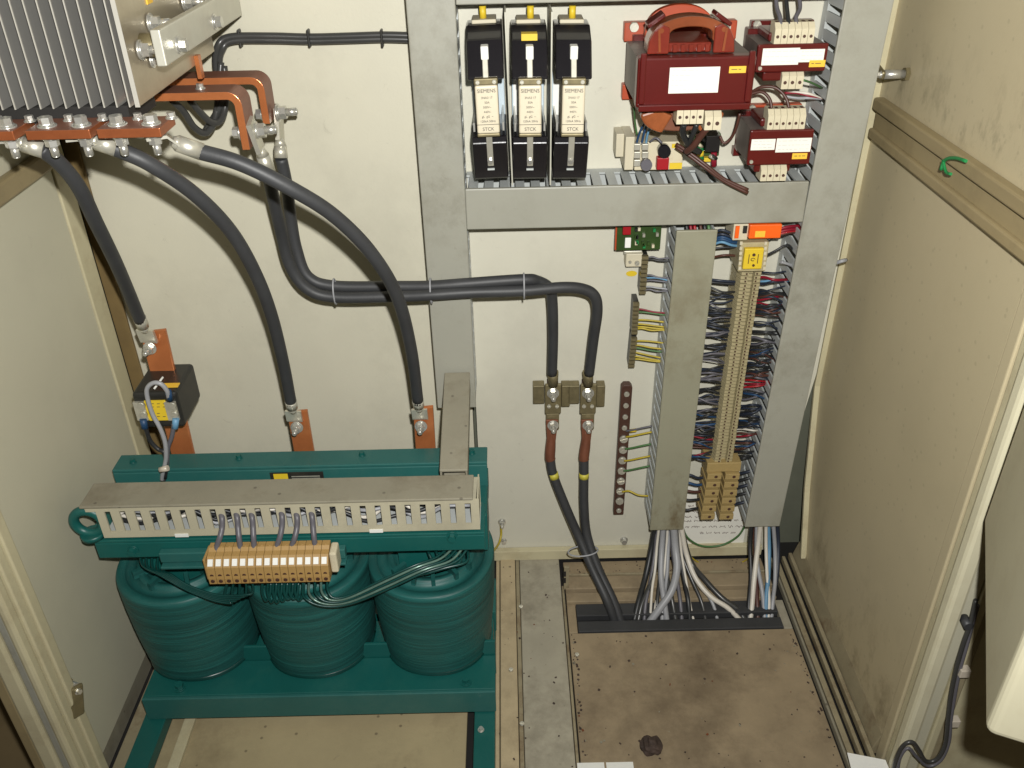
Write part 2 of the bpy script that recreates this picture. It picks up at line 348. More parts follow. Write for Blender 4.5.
# dirty sloping bottom flange of the right panel
bf = MB().hexa([(.3935, -.335, .002), (.408, -.335, .002), (.408, -.02, .002), (.3935, -.02, .002), (.3935, -.335, .012), (.3998, -.335, .036), (.3998, -.02, .036), (.3935, -.02, .012)])
struct('bottom_flange', bf, 'frame_worn', .001, rw)
struct('cabinet_front', MB().box(.4455, 1.0, -.366, -.350, -.11, ZT), 'frame')
# front door frame, right
rp = thing('front_post', 'cream stepped cabinet door post at the right edge, beside the clipped cable', 'door post', (.42, -.36, -.012))
def post(parent, n, m, x0, x1, y0, y1, bev=.0015): return MB().box(x0, x1, y0, y1, -.012, ZT).build(n, m, parent, bev)
post(rp, 'return_strip', 'side', .399, .436, -.349, -.335)
post(rp, 'post_web', 'frame', .4005, .436, -.361, -.3505)
post(rp, 'front_edge', 'cream_lit', .3965, .4125, -.3775, -.3620, .004)  # brighter colour paints the flash highlight along the rounded edge
post(rp, 'gasket_seat', 'sideL', .4130, .4255, -.3715, -.3620)
post(rp, 'outer_edge', 'frame', .4260, .4345, -.3745, -.3620)
post(rp, 'outer_web', 'frame_worn', .4350, .4440, -.3700, -.3620)
lp = thing('front_post', 'cream stepped cabinet door post at the lower left corner, carrying a latch', 'door post', (-.47, -.38, -.012))
post(lp, 'return_strip', 'frame', -.490, -.450, -.362, -.349)
post(lp, 'post_web', 'frame', -.490, -.4525, -.374, -.3625)
post(lp, 'front_edge', 'frame', -.4635, -.4545, -.387, -.3745, .003)
post(lp, 'gasket_seat', 'duct', -.4725, -.4645, -.383, -.3745)
post(lp, 'outer_edge', 'frame', -.490, -.4735, -.386, -.3745, .003)
post(lp, 'outer_web', 'rail', -.502, -.4910, -.383, -.3745)
# front sill below the frame
struct('sill', MB().box(-.49, .436, -.45, -.412, -.03, .012), 'frame_worn', .002)

# hinged inner panel swung half open at the right
A = at(984, 735, Y=-.60); u = Vector((math.sin(R(25)), math.cos(R(25)), 0)); wv = Vector((math.cos(R(25)), -math.sin(R(25)), 0))
dp = thing('swing_door', 'pale cream door panel swung half open, cut by the right edge', 'door', A)
b = MB(); hh = Vector((0, 0, .62)); L_ = .222; T_ = .09
b.hexa([A, A+wv*T_, A+wv*T_+u*L_, A+u*L_, A+hh, A+wv*T_+hh, A+wv*T_+u*L_+hh, A+u*L_+hh])
b.build('panel', 'cream_lit', dp, .006, 4)
b = MB()
for zz in (.10, .50):
    p = A+u*(L_+.006)+wv*.02+Vector((0, 0, zz)); b.cyl(p, p+Vector((0, 0, .05)), .006, 12)
b.build('hinge', 'zinc', dp)

# ================================================================ WIRE DUCTS
def slat_row(parent, p0, p1, n, hu, hv, hw, m, name='slat'):
    me = MB().obox((0, 0, 0), hu, hv, hw).mesh('slat', m)
    p0, p1 = Vector(p0), Vector(p1)
    for i in range(n): inst(me, name, parent, p0.lerp(p1, i/(n-1)))
YF = -.062
def vduct(label, x_top, x_bot, wd, z0, z1, sides, m='duct', n=None):
    t = thing('wire_duct', label, 'wire duct', ((x_top+x_bot)/2+wd/2, -.03, z0), 'grey slotted wire ducts')
    f = MB(); f.hexa([(x_bot, YF, z0), (x_bot+wd, YF, z0), (x_bot+wd, YF+.004, z0), (x_bot, YF+.004, z0), (x_top, YF, z1), (x_top+wd, YF, z1), (x_top+wd, YF+.004, z1), (x_top, YF+.004, z1)])
    f.build('cover', m, t, .0012)
    for sd in sides:
        dx = .0015 if sd < 0 else wd-.0015
        b = MB(); b.hexa([(x_bot+dx-.001, -.016, z0), (x_bot+dx+.001, -.016, z0), (x_bot+dx+.001, -.003, z0), (x_bot+dx-.001, -.003, z0), (x_top+dx-.001, -.016, z1), (x_top+dx+.001, -.016, z1), (x_top+dx+.001, -.003, z1), (x_top+dx-.001, -.003, z1)])
        b.build('side_base', 'duct_side', t)
        k = int((z1-z0)/.0165)
        slat_row(t, (x_bot+dx, -.037, z0+.008), (x_top+dx, -.037, z1-.008), k, (.001, 0, 0), (0, .0212, 0), (0, 0, .0050), 'duct_side')
    MB().hexa([(x_bot+.003, -.006, z0), (x_bot+wd-.003, -.006, z0), (x_bot+wd-.003, -.003, z0), (x_bot+.003, -.003, z0), (x_top+.003, -.006, z1), (x_top+wd-.003, -.006, z1), (x_top+wd-.003, -.003, z1), (x_top+.003, -.003, z1)]).build('floor_strip', 'duct_side', t)
    return t
ld = vduct('tall grey wire duct standing between bare wall and the fuses', -.092, -.0905, .0465, .30, ZT, (1,))
rd = vduct('tall grey wire duct along the right panel, right of the terminal column', .3285, .3050, .0465, .100, ZT, (-1, 1))
md = vduct('short smudged grey wire duct left of the terminal column', .181, .179, .0445, .098, .5215, (-1, 1), 'duct_mid')
t = thing('wire_duct', 'horizontal grey wire duct below the fuses and red transformers', 'wire duct', (.135, -.03, .528), 'grey slotted wire ducts')
MB().box(-.0445, .3155, YF-.001, YF+.004, .5285, .5735).build('cover', 'duct', t, .0012)
for z in (.5300, .5718):
    MB().box(-.0445, .3155, -.016, -.003, z-.001, z+.001).build('side_base', 'duct_side', t)
    slat_row(t, (-.036, -.037, z), (.308, -.037, z), 22, (.0048, 0, 0), (0, .0212, 0), (0, 0, .001), 'duct_side')
MB().box(-.044, .315, -.006, -.003, .5312, .5706).build('floor_strip', 'duct_side', t)
t = thing('wire_duct', 'horizontal grey wire duct along the top edge above the fuses', 'wire duct', (.135, -.03, .760), 'grey slotted wire ducts')
MB().box(-.0445, .3205, YF-.001, YF+.004, .7520, .805).build('cover', 'duct', t, .0012)
MB().box(-.0445, .3205, -.05, -.003, .7525, .7545).build('side_base', 'duct_dirty', t)
# duct lying from the wall to the transformer
t = thing('wire_duct', 'dusty grey wire duct running from the wall to the green transformer', 'wire duct', (-.064, -.14, .290), 'grey slotted wire ducts')
def slab(x0, x1, dz0, dz1):
    ya, za, yb, zb = -.2065, .3165, -.066, .3530
    return MB().hexa([(x0, ya, za+dz0), (x1, ya, za+dz0), (x1, yb, zb+dz0), (x0, yb, zb+dz0), (x0, ya, za+dz1), (x1, ya, za+dz1), (x1, yb, zb+dz1), (x0, yb, zb+dz1)])
slab(-.0790, -.0490, -.0030, .0).build('cover', 'duct_dirty', t, .0010)
for x in (-.0775, -.0505): slab(x-.001, x+.001, -.0260, -.0033).build('side_wall', 'duct_dirty', t)
slab(-.0760, -.0520, -.0255, -.0240).build('floor_strip', 'duct_dirty', t)
# slotted duct on top of the transformer
TD = thing('wire_duct', 'cream slotted wire duct lying along the front of the green transformer', 'wire duct', (-.24, -.23, .267), 'grey slotted wire ducts')
TX0, TX1, TZ0, TZ1 = -.4285, -.0365, .2725, .3125
b = MB(); b.hexa([(-.443, -.253, TZ1), (TX1-.006, -.253, TZ1), (TX1-.006, -.2135, TZ1), (-.443, -.2135, TZ1), (-.443, -.253, TZ1+.003), (TX1-.006, -.253, TZ1+.003), (TX1-.006, -.2135, TZ1+.003), (-.443, -.2135, TZ1+.003)])
b.build('cover', 'duct_dirty', TD, .001)
b = MB(); b.box(TX0, TX1, -.2515, -.2495, TZ0, TZ0+.008); b.box(TX0-.010, TX1, -.2515, -.2495, TZ1-.0050, TZ1-.0004); b.build('front_rail', 'tduct_front', TD)
MB().box(TX0, TX1, -.2155, -.2137, TZ0, TZ1-.0004).build('back_wall', 'tduct_front', TD)
MB().box(TX0, TX1, -.2490, -.2090, TZ0, TZ0+.002).build('floor_strip', 'duct_side', TD)
MB().box(TX1-.002, TX1-.0005, -.2490, -.2090, TZ0+.0025, TZ1-.0005).build('end_wall', 'tduct_front', TD)
NS = 25; pit = (TX1-TX0-.008)/NS
slw = pit*.60
for i in range(NS+1):
    x = TX0+.004+(i)*pit
    xx0, xx1 = max(TX0, x-slw/2), min(TX1, x+slw/2)
    o = MB().box(xx0, xx1, -.2515, -.2495, TZ0+.0081, TZ1-.0051).build('slat', 'tduct_front', TD)
for k, m in enumerate(('wblack', 'wwhite', 'wblack', 'wlgrey', 'wblack', 'wgrey', 'wblack', 'wwhite', 'wblack')):
    P = [(TX0+.01+i*(TX1-TX0-.02)/14, -.228-.016*random.random()+.006*(k % 3), TZ0+.006+.0235*random.random()) for i in range(15)]
    MB().tube(P, .0021, 6, 4).build('wire', m, TD)
for px_ in (182, 377):
    o = at(px_, 537, Y=-.2525)
    MB().box(o.x-.007, o.x+.007, -.2525, -.2516, TZ0-.0005, TZ0+.0035).build('clip', 'white', TD)

# ================================================================ GREEN TRANSFORMER
TR = thing('transformer', 'large green three-coil choke transformer standing on the cabinet floor', 'transformer', (-.24, -.19, -.002))
TR['label'] = 'large teal-green transformer with three round coils standing on the cabinet floor'
CXS = (-.3835, -.2405, -.0975); CY = -.190; CR = .0725; CE = 1.08
def coil_ring(cx, r, z, n, bulge=True):
    s_ = 1.0-.105*max(0, (.180-z)/.12)**1.8 if bulge else 1.0
    out = []
    for k in range(n):
        a = 2*math.pi*k/n; c_, d_ = math.cos(a), math.sin(a); q = (abs(c_)**2.12+abs(d_)**2.12)**(-1/2.12)
        out.append((cx+r*s_*q*c_, CY+.002+r*s_*CE*q*d_, z))
    return out
for cx in CXS:
    b = MB(); n = 64
    prof = [(.040, .056), (CR-.006, .056), (CR-.001, .059)]
    layers = 38
    for i in range(layers):
        z0 = .060+i*(.184-.060)/layers; z1 = .060+(i+1)*(.184-.060)/layers; j = random.uniform(-.00012, .00012)
        prof += [(CR-.00012+j, z0+.0002), (CR+j, z0+.0009), (CR+j, z1-.0006)]
    prof += [(CR-.0004, .1875), (CR-.0016, .1892), (CR-.0095, .1896), (CR-.0105, .1880), (CR-.011, .184), (.050, .185), (.0495, .190), (.043, .190), (.042, .185), (.036, .185)]
    vs = [p for r, z in prof for p in coil_ring(cx, r, z, n)]
    m = len(prof)
    b.add(vs, [(i*n+k, i*n+(k+1) % n, (i+1)*n+(k+1) % n, (i+1)*n+k) for i in range(m-1) for k in range(n)], True)
    co = b.build('coil', 'winding', TR)
    b = MB(); rg = coil_ring(cx, CR-.003, .056, 48); b.tube([(x, y, z+.0015*math.sin(i*.4)) for i, (x, y, z) in enumerate(rg+rg[:1])], .004, 6, 1)
    b.build('bottom_ring', 'wteal', co)
    # core limb inside the coil
    MB().box(cx-.034, cx+.034, CY-.024, CY+.024, .052, .215).build('core_limb', 'teal', TR)
    # spacers on top of the coil
    for k in range(5):
        a = R(205+k*30)+random.random()*.5
        d = Vector((math.cos(a), math.sin(a), 0)); p = Vector((cx, CY, .192))+d*.047
        MB().obox(p, d*.009, Vector((-d.y, d.x, 0))*.0022, (0, 0, .005)).build('spacer', 'winding', co)
# yokes
MB().box(-.445, -.030, CY-.026, CY+.026, .210, .262).build('yoke', 'teal', TR, .002)
MB().box(-.430, -.030, CY-.026, CY+.026, .008, .050).build('yoke', 'teal', TR, .002)
# rear clamp beam (top flange and face)
MB().box(-.4515, -.030, -.158, -.129, .286, .290).build('rear_beam', 'teal_flat', TR, .001)
MB().box(-.4515, -.030, -.1585, -.1545, .236, .2858).build('rear_beam', 'teal_flat', TR, .001)
MB().box(-.4500, -.030, -.1543, -.130, .236, .260).build('beam_filler', 'teal', TR)
# front clamp beam
MB().box(-.4490, -.032, -.2535, -.205, .2665, .2700).build('front_beam', 'teal', TR, .001)
MB().box(-.4400, -.032, -.2535, -.2495, .246, .2663).build('front_beam', 'teal', TR, .001)
MB().box(-.4400, -.034, -.2490, -.217, .244, .2640).build('beam_filler', 'teal', TR)
MB().box(-.372, -.178, -.2625, -.2540, .246, .2585).build('terminal_rail', 'teal_flat', TR, .001)
MB().box(-.372, -.178, -.2665, -.2540, .2400, .2432).build('terminal_rail', 'teal_flat', TR, .0008)
def tbolt(p, ax, k): inst(BOLT_T, 'bolt', TR, p, orient(ax, random.random()), k)
for (x, y) in ((452, 536), (133, 550)): tbolt(at(x, y, Y=-.2536), (0, -1, 0), .8)
for (x, y) in ((239, 458), (362, 455), (472, 453), (133, 462)): tbolt(at(x, y, Z=.2902), (0, 0, 1), .55)
# lifting eye
EP = Vector((-.4425, -.246, .290))
pr = [EP+Vector((.0148*math.cos(a), 0, .0148*math.sin(a))) for a in [i*2*math.pi/32 for i in range(33)]]
eye = MB().tube(pr, .0052, 12, 1); eye.cyl((-.4425, -.246, .2702), (-.4425, -.246, .276), .012, 20); eye.build('lifting_eye', 'teal', TR)
# base channel
MB().box(-.4335, -.027, -.280, -.2755, .018, .0525).build('base_channel', 'teal_flat', TR, .001)
MB().box(-.4335, -.027, -.2753, -.226, .0485, .0525).build('base_channel', 'teal', TR, .001)
MB().box(-.4335, -.027, -.2255, -.2215, .018, .075).build('base_channel', 'teal', TR, .001)
MB().box(-.4335, -.027, -.157, -.100, .018, .0525).build('base_channel', 'teal', TR, .001)
for x0, x1 in ((-.440, -.414), (-.0525, -.0285)):
    MB().box(x0, x1, -.405, -.06, -.001, .0165).build('foot_rail', 'teal', TR, .001)
for (x, y) in ((180, 688), (466, 682)): tbolt(at(x, y, Z=.0526), (0, 0, 1), .9)
bolt(TR, at(481, 730, Z=.0167), (0, 0, 1), .5)
# nameplate
p = at(297, 476, Y=-.159)
o = MB().box(p.x-.030, p.x+.030, -.1598, -.1587, p.z-.009, p.z+.0055).build('nameplate', 'ct_black', TR)
MB().box(p.x-.026, p.x-.010, -.1603, -.1598, p.z-.006, p.z+.0042).build('nameplate_mark', 'yellow', o)
b = MB()
for k in range(3): b.box(p.x-.006, p.x+.026, -.1602, -.1598, p.z-.0065+k*.003, p.z-.0055+k*.003)
b.build('nameplate_print', 'duct', o)
# copper terminal flags
FY = -.112
def flag(x0, y0, x1, y1, x2, y2, x3, y3):
    q = [at(x0, y0, Y=FY), at(x1, y1, Y=FY), at(x2, y2, Y=FY), at(x3, y3, Y=FY)]
    q[2].z = q[3].z = .235
    return MB().prism(q, (0, .005, 0)).build('terminal_flag', 'copper', TR, .0008)
flag(287, 413, 307, 411, 314, 452, 294, 453)
flag(413, 409, 433, 407, 435, 449, 415, 450)
flag(140, 333, 165, 330, 192, 450, 170, 452)
# coil lead harnesses on the coils
for side, k0 in ((0, 0), (1, 0)):
    for k in range(5):
        if side == 0:
            P = pts((140+k*6, 553+k, -.235), (143+k*5, 566+k, -.252), (160+k*3, 575, -.262), (185+k, 589-k*.8, -.270), (212+k*1.5, 600-k*1.2, -.276), (232+k*3, 603-k*2, -.278), (225+k*7, 596-k, -.276), (228+k*6, 580, -.272))
        else:
            P = pts((468-k*5, 548, -.240), (455-k*5, 562-k, -.254), (425-k*3, 572-k*1.5, -.265), (390-k*2, 588-k*2, -.272), (350, 604-k*2.2, -.278), (322+k*3, 606-k*2, -.280), (304+k*6, 597-k*1.5, -.276), (303+k*6, 580, -.272))
        MB().tube(P, .0014, 6, 5).build('lead', 'wteal' if side == 0 else ('wtgrey' if k in (1, 3) else 'wteal'), TR)
for k in range(7):
    x = 263+k*5.5
    P = pts((x, 580, -.270), (x-1, 592, -.274), (x+3, 601+2*math.sin(k), -.276), (x+7, 594, -.274), (x+8, 582, -.268))
    MB().tube(P, .0016, 6, 4).build('lead', 'wteal', TR)
for k in range(6):   # leads on top of the right coil
    P = pts((468-k*8, 551, -.235), (466-k*7, 562+k, -.248), (445-k*9, 568+k*2.2, -.255), (425-k*8, 574+k*1.5, -.258))
    MB().tube(P, .0017, 6, 4).build('lead', 'wteal', TR)

# ================================================================ ORANGE TERMINAL STRIP ON THE TRANSFORMER
OT = thing('terminal_strip', 'ochre terminal strip with white number tags in front of green coils', 'terminal strip', (-.28, -.275, .225))
x0, x1 = at(209, 575, Y=-.285).x, at(330, 572, Y=-.285).x
NT = 15; tp = (x1-x0)/NT
zt = at(270, 545, Y=-.268).z; zb = at(270, 580, Y=-.285).z
tm = MB()
hx = tp*.47
prof = [(-.2625, zt), (-.270, zt), (-.273, zt-.003), (-.279, zt-.004), (-.287, zt-.0125), (-.289, zb+.007), (-.289, zb), (-.2625, zb)]
tm.prism([(-hx, y, z-zb) for y, z in prof], (2*hx, 0, 0))
for dy, dz in ((-.2695, zt-zb), ): tm.cyl((0, dy+.0022, dz-.0005), (0, dy+.0022, dz+.0006), .0022, 10)
TM = tm.mesh('terminal', 'ochre')
hole = MB().cyl((0, -.2897, .004), (0, -.2888, .004), .0021, 10).cyl((0, -.2885, .0105), (0, -.2875, .0105), .0021, 10).mesh('screw_hole', 'brown')
tagm = MB().obox((0, -.2840, zt-zb-.0080), (hx*.66, 0, 0), (0, .0024, .0026), (0, .0006, -.0006)).mesh('number_tag', 'white')
numm = []
for i in range(NT):
    tx = x0+tp*(i+.5)
    o = inst(TM, 'terminal', OT, (tx, 0, zb)); inst(hole, 'screw_hole', o, (tx, 0, zb)); inst(tagm, 'number_tag', o, (tx, 0, zb))
    t_ = inst(text_mesh(str(i+1), .0046, 'ink'), 'number', o, (tx, -.2862, zt-.0101), Matrix.Rotation(R(48), 3, 'X'))
b = MB(); b.box(x1+.0004, x1+.008, -.281, -.2625, zb+.004, zt-.002); b.build('end_clamp', 'cream', OT, .002)
b = MB(); b.box(x0-.003, x0-.0004, -.285, -.2625, zb+.002, zt-.003); b.build('end_plate', 'ochre', OT, .001)
for k, (xs, ys, xe) in enumerate(((221, 512, 217), (236, 511, 240), (251, 511, 254), (281, 510, 277), (296, 511, 292), (311, 510, 315))):
    P = pts((xs-1, ys, -.246), (xs+1, ys+6, -.2535), (xs+1+(xe > xs), ys+16, -.2585), ((xs+xe)/2+1, 537, -.265), (xe, 546, -.268), (xe, 554, -.2715))
    MB().tube(P, .0029, 10, 6).build('wire', 'wgrey', OT)

# ================================================================ CURRENT TRANSFORMER ON THE LEFT FLAG
ct = thing('current_transformer', 'black block current transformer on copper bar with yellow label and wires', 'transformer', (-.38, -.12, .32))
c0, c1, z0, z1 = *[at(x, 412, Y=-.158).x for x in (136, 181)], at(160, 428, Y=-.158).z, at(157, 393, Y=-.158).z
MB().box(c0, c1, -.158, -.095, z0, z1).build('body', 'ct_black', ct, .004, 3)
def onface(xa, ya, xb, yb, Y, th, n, m, par):
    a = rY(xa, ya, xb, yb, Y); return MB().box(a[0], a[1], Y-th, Y, a[2], a[3]).build(n, m, par)
o = onface(147, 400, 168, 420, -.1582, .001, 'label_plate', 'yellow', ct)
b = MB()
for k in range(5):
    for j in range(3):
        if random.random() < .8:
            p = at(151+j*6, 404+k*3.2, Y=-.1593); b.box(p.x, p.x+.003, -.1595, -.1592, p.z, p.z+.0006)
b.build('print', 'ink', o)
for xa, xb in ((136, 147), (167, 178)):
    q = onface(xa, 401, xb, 419, -.1582, .003, 'terminal', 'tin', ct)
    for y in (405, 414): inst(SCREW, 'screw', q, at((xa+xb)/2+(y-405)*.25, y, Y=-.1612), orient((0, -1, 0), random.random()), .85)
MB().box(*[at(x, 384, Z=z1).x for x in (164, 180)], -.148, -.140, z1+.0003, z1+.0012).build('label_plate', 'yellow_st', ct)
MB().tube(pts((169, 399, -.166), (167, 391, -.170), (161, 384, -.172), (153, 383, -.172), (147, 389, -.172), (148, 400, -.171), (153, 415, -.170), (160, 428, -.170), (165, 442, -.168), (166, 458, -.166), (163, 472, -.163), (162, 480, -.160)), .0024, 10, 6).build('wire', 'wlgrey', ct)
MB().tube(pts((144, 423, -.162), (150, 440, -.160), (158, 449, -.160), (164, 452, -.162), (166, 462, -.163), (165, 478, -.160)), .0024, 10, 6).build('wire', 'wblack', ct)
MB().tube(pts((174, 424, -.164), (172, 436, -.163), (168, 448, -.162), (167, 466, -.160), (164, 480, -.158)), .0024, 10, 6).build('wire', 'wgrey', ct)
MB().tube(pts((168, 391, -.168), (170, 400, -.165)), .0034, 10, 1).build('crimp', 'blue', ct)
MB().tube(pts((143, 419, -.162), (145, 428, -.163)), .0038, 10, 1).build('crimp', 'blue', ct)
MB().tube(pts((176, 418, -.162), (175, 428, -.164)), .0036, 10, 1).build('crimp', 'lblue', ct)
MB().tube(pts((163, 377, -.150), (154, 389, -.162)), .0012, 6, 1).build('cable_tie', 'white', ct)
MB().tube(pts((160, 470, -.170), (168, 468, -.170)), .0034, 8, 1).build('cable_tie', 'clearplastic', ct)

# ================================================================ HEAT SINK WITH RECTIFIER
HX = -.280; HY0, HY1, HZ = -.264, -.056, .7145; HT = 1.0
hs = thing('heat_sink', 'finned grey aluminium heat sink stack with copper bars hanging top left', 'heat sink', (-.36, -.16, HZ))
fpx = [141-11-12.8*i for i in range(11)]
xA, xB = at(130, 108, Y=HY0).x, at(2, 108, Y=HY0).x; fp = (xA-xB)/10
fm = MB(); fm.box(-.0005, .0005, HY0+.0012, HY1, 0, HT-HZ); fm.box(-.0005, .0005, HY0, HY0+.0012, 0, HT-HZ, mi=1)
FM = fm.mesh('fin', ['fin', 'fin_edge'])
for i in range(16): inst(FM, 'fin', hs, (xA-fp*i, 0, HZ))
MB().box(xA-fp*15.5, HX-.0035, -.172, -.158, HZ+.004, HT).build('core_plate', 'fin', hs)
MB().box(HX-.003, HX, HY0, HY1, HZ, HT).build('end_plate', 'alu', hs, .0006)
MB().box(HX-.003, HX+.0006, HY0-.0006, HY0-.0001, HZ, HT).build('plate_edge', 'fin_edge', hs)
br = MB().box(-.262, -.2545, -.258, -.030, .7425, .7685).build('clamp_bar', 'alu_bright', hs, .001)
bolt(br, at(178, 45, X=-.2545), (1, 0, 0), .9); bolt(br, at(214, 22, X=-.2545), (1, 0, 0), .9)
for (x, y, s) in ((150, 23, 1.0), (140, 50, 1.0), (184, 2, 1.0), (152, 60, .8)): bolt(hs, at(x, y, X=HX+.001), (1, 0, 0), s, True)
for (x, y) in ((160, 48), (200, 26), (226, 10)):
    p = at(x, y, X=-.2625); MB().cyl((HX, p.y+.012, p.z), (-.2622, p.y+.012, p.z), .0090, 18).build('spacer', 'tin_dull', hs)
p = at(149, 2, X=HX); MB().box(HX+.0001, HX+.001, p.y-.006, p.y+.006, p.z-.001, p.z+.01).build('sticker', 'yellow_st', hs)
p = at(196, 62, X=HX); MB().box(HX+.0001, HX+.004, p.y-.004, p.y+.004, p.z-.014, p.z+.006).build('copper_strip', 'copper', hs)
# copper connection plates under the fins
CZ1 = .7060; CZ0 = .6990; CYF = -.2925
for i, (xa, xb) in enumerate(((96, 160), (24, 89), (-48, 12), (-120, -58))):
    X0, X1 = at(xa, 130, Y=CYF).x, at(xb, 130, Y=CYF).x
    if X0 < -.462: X0 = -.462
    if X1 < X0+.01: continue
    cb = MB().prism([(X0, CYF, CZ1), (X1, CYF, CZ1), (X1, -.258, CZ1), (X0, -.258, CZ1)], (0, 0, CZ0-CZ1), mi=1, ms=0).build('copper_bar', ['copper_bar', 'copper_tarnish'], hs, .0006)
    for fx in (.26, .80):
        for yy in (-.282, -.266):
            xx = X0+(X1-X0)*fx+(.010 if yy > -.27 else 0)
            bolt(cb, (xx, yy, CZ1), (0, 0, 1), .95 if yy < -.27 else .6)
            if yy < -.27: bolt(cb, (xx, yy, CZ0), (0, 0, -1), .95, True, 'nut')
MB().box(-.458, HX-.012, -.2575, -.20, CZ0+.0006, HZ-.0003).build('gap_block', 'dark', hs)  # support block coloured black as the shaded gap under the fins
# elbow bars
def elbow(Yf, dpt, pxs, zt_, zb_, xl):
    X1 = pxs; th = .0068; r = .013; n = 8
    outer = [(xl, zt_)]+[(X1-r+r*math.sin(i*math.pi/2/n), zt_-r+r*math.cos(i*math.pi/2/n)) for i in range(n+1)]+[(X1, zb_)]
    ri = r-th
    inner = [(X1-th, zb_)]+[(X1-r+ri*math.cos(i*math.pi/2/n), zt_-r+ri*math.sin(i*math.pi/2/n)) for i in range(n+1)]+[(xl, zt_-th)]
    return MB().prism([(x, Yf, z) for x, z in outer+inner], (0, dpt, 0), ms=1).build('elbow_bar', ['copper', 'copper_tarnish'], hs, .0004)
eF = at(245, 128, Y=-.150); zF = at(205, 92.5, Y=-.150).z
e1 = elbow(-.150, .030, eF.x+.001, zF, at(244, 150, Y=-.150).z, -.335)
eB = at(268, 108, Y=-.085); zB = at(232, 77.5, Y=-.085).z
e2 = elbow(-.085, .030, eB.x-.0005, zB, at(265, 124, Y=-.085).z, -.335)
bolt(e1, (at(204, 86, Z=zF).x, -.136, zF), (0, 0, 1), .6)
MB().box(-.345, -.318, -.150, -.056, zF+.0004, HZ-.0003).build('bus_block', 'copper_dull', hs)

# ================================================================ POWER CABLES
def lugend(par, p, d, L, r, flat_n, flat_len, m='tin'):
    """barrel from p along d, then a flat palm"""
    d = Vector(d).normalized(); p = Vector(p); n = Vector(flat_n).normalized(); s_ = d.cross(n).normalized()
    b = MB(); b.cyl(p-d*.002, p+d*L, r*1.02, 14, r1=r*.95)
    b.cyl(p+d*L*.98, p+d*(L+.008), r*.95, 14, r1=r*.55)
    b.obox(p+d*(L+.006+flat_len/2), d*(flat_len/2), s_*r*1.35, n*.0022)
    return b.build('lug', m, par)
CBR = .0063
def lugunder(par, pa, pt, r=.0066):
    pa, pt = Vector(pa), Vector(pt); pm = pa.lerp(pt, .52); d = (pm-pa).normalized()
    b = MB(); b.cyl(pa-d*.002, pm, r*1.04, 14, r1=r*.98); b.cyl(pm-d*.0004, pm+d*.004, r*.98, 14, r1=r*.6)
    e_ = (pt-pm); e_.z = 0; e_.normalize(); sd = Vector((-e_.y, e_.x, 0))*r*1.3; up = Vector((0, 0, .0012)); q = pt+e_*.009; pm2 = pm
    b.hexa([pm2-sd-up, pm2+sd-up, pt-e_*.006+sd-up, pt-e_*.006-sd-up, pm2-sd+up, pm2+sd+up, pt-e_*.006+sd+up, pt-e_*.006-sd+up])
    b.hexa([pt-e_*.006-sd-up, pt-e_*.006+sd-up, q+sd-up, q-sd-up, pt-e_*.006-sd+up, pt-e_*.006+sd+up, q+sd+up, q-sd+up])
    return b.build('lug', 'tin', par)
def cable(label, P, r=CBR, m='rubber', group='thick black power cables', n=14):
    t = thing('power_cable', label, 'cable', P[-1], group)
    P = [P[0]]+[p+Vector((random.uniform(-1, 1), random.uniform(-1, 1), random.uniform(-1, 1)))*.0009 for p in P[1:-1]]+[P[-1]]
    MB().tube(P, r, n, 8).build('sheath', m, t); return t
# three curved cables from the heat sink to the transformer flags
c = cable('thick black cable drooping from heat sink to the leftmost copper flag', pts((40, 148, -.272), (58, 163, -.262), (78, 188, -.245), (97, 222, -.222), (116, 262, -.185), (130, 296, -.150), (140, 320, -.127)))
lugend(c, at(140, 319, Y=-.127), at(147, 336, Y=-.117)-at(140, 319, Y=-.127), .012, .0066, (0, -1, .1), .020)
bolt(c, at(150, 348, Y=-.1185), (0, -1, .05), .95, True)
lugunder(c, at(41, 149, Y=-.272), (at(6, 138, Y=-.276).x, -.276, CZ0-.0032))
c = cable('thick black cable arching from heat sink to the middle copper flag', pts((112, 147, -.268), (150, 164, -.262), (195, 195, -.240), (232, 233, -.212), (257, 275, -.185), (272, 318, -.160), (283, 365, -.138), (291, 403, -.124)))
lugend(c, at(291, 402, Y=-.124), at(294, 416, Y=-.1165)-at(291, 402, Y=-.124), .010, .0066, (0, -1, .1), .018)
bolt(c, at(297, 427, Y=-.1185), (0, -1, .05), .95, True)
lugunder(c, at(113, 147, Y=-.268), (at(80, 138, Y=-.274).x, -.274, CZ0-.0032))
c = cable('thick black cable sweeping in front of other cables to the right copper flag', pts((197, 151, -.262), (240, 164, -.262), (290, 187, -.255), (335, 216, -.240), (372, 253, -.218), (398, 298, -.190), (411, 350, -.155), (418, 402, -.126)))
lugend(c, at(418, 401, Y=-.126), at(420, 415, Y=-.1165)-at(418, 401, Y=-.126), .010, .0066, (0, -1, .1), .018)
bolt(c, at(421, 426, Y=-.1185), (0, -1, .05), .95, True)
lugunder(c, at(199, 151, Y=-.262), (at(157, 138, Y=-.276).x, -.276, CZ0-.0032))
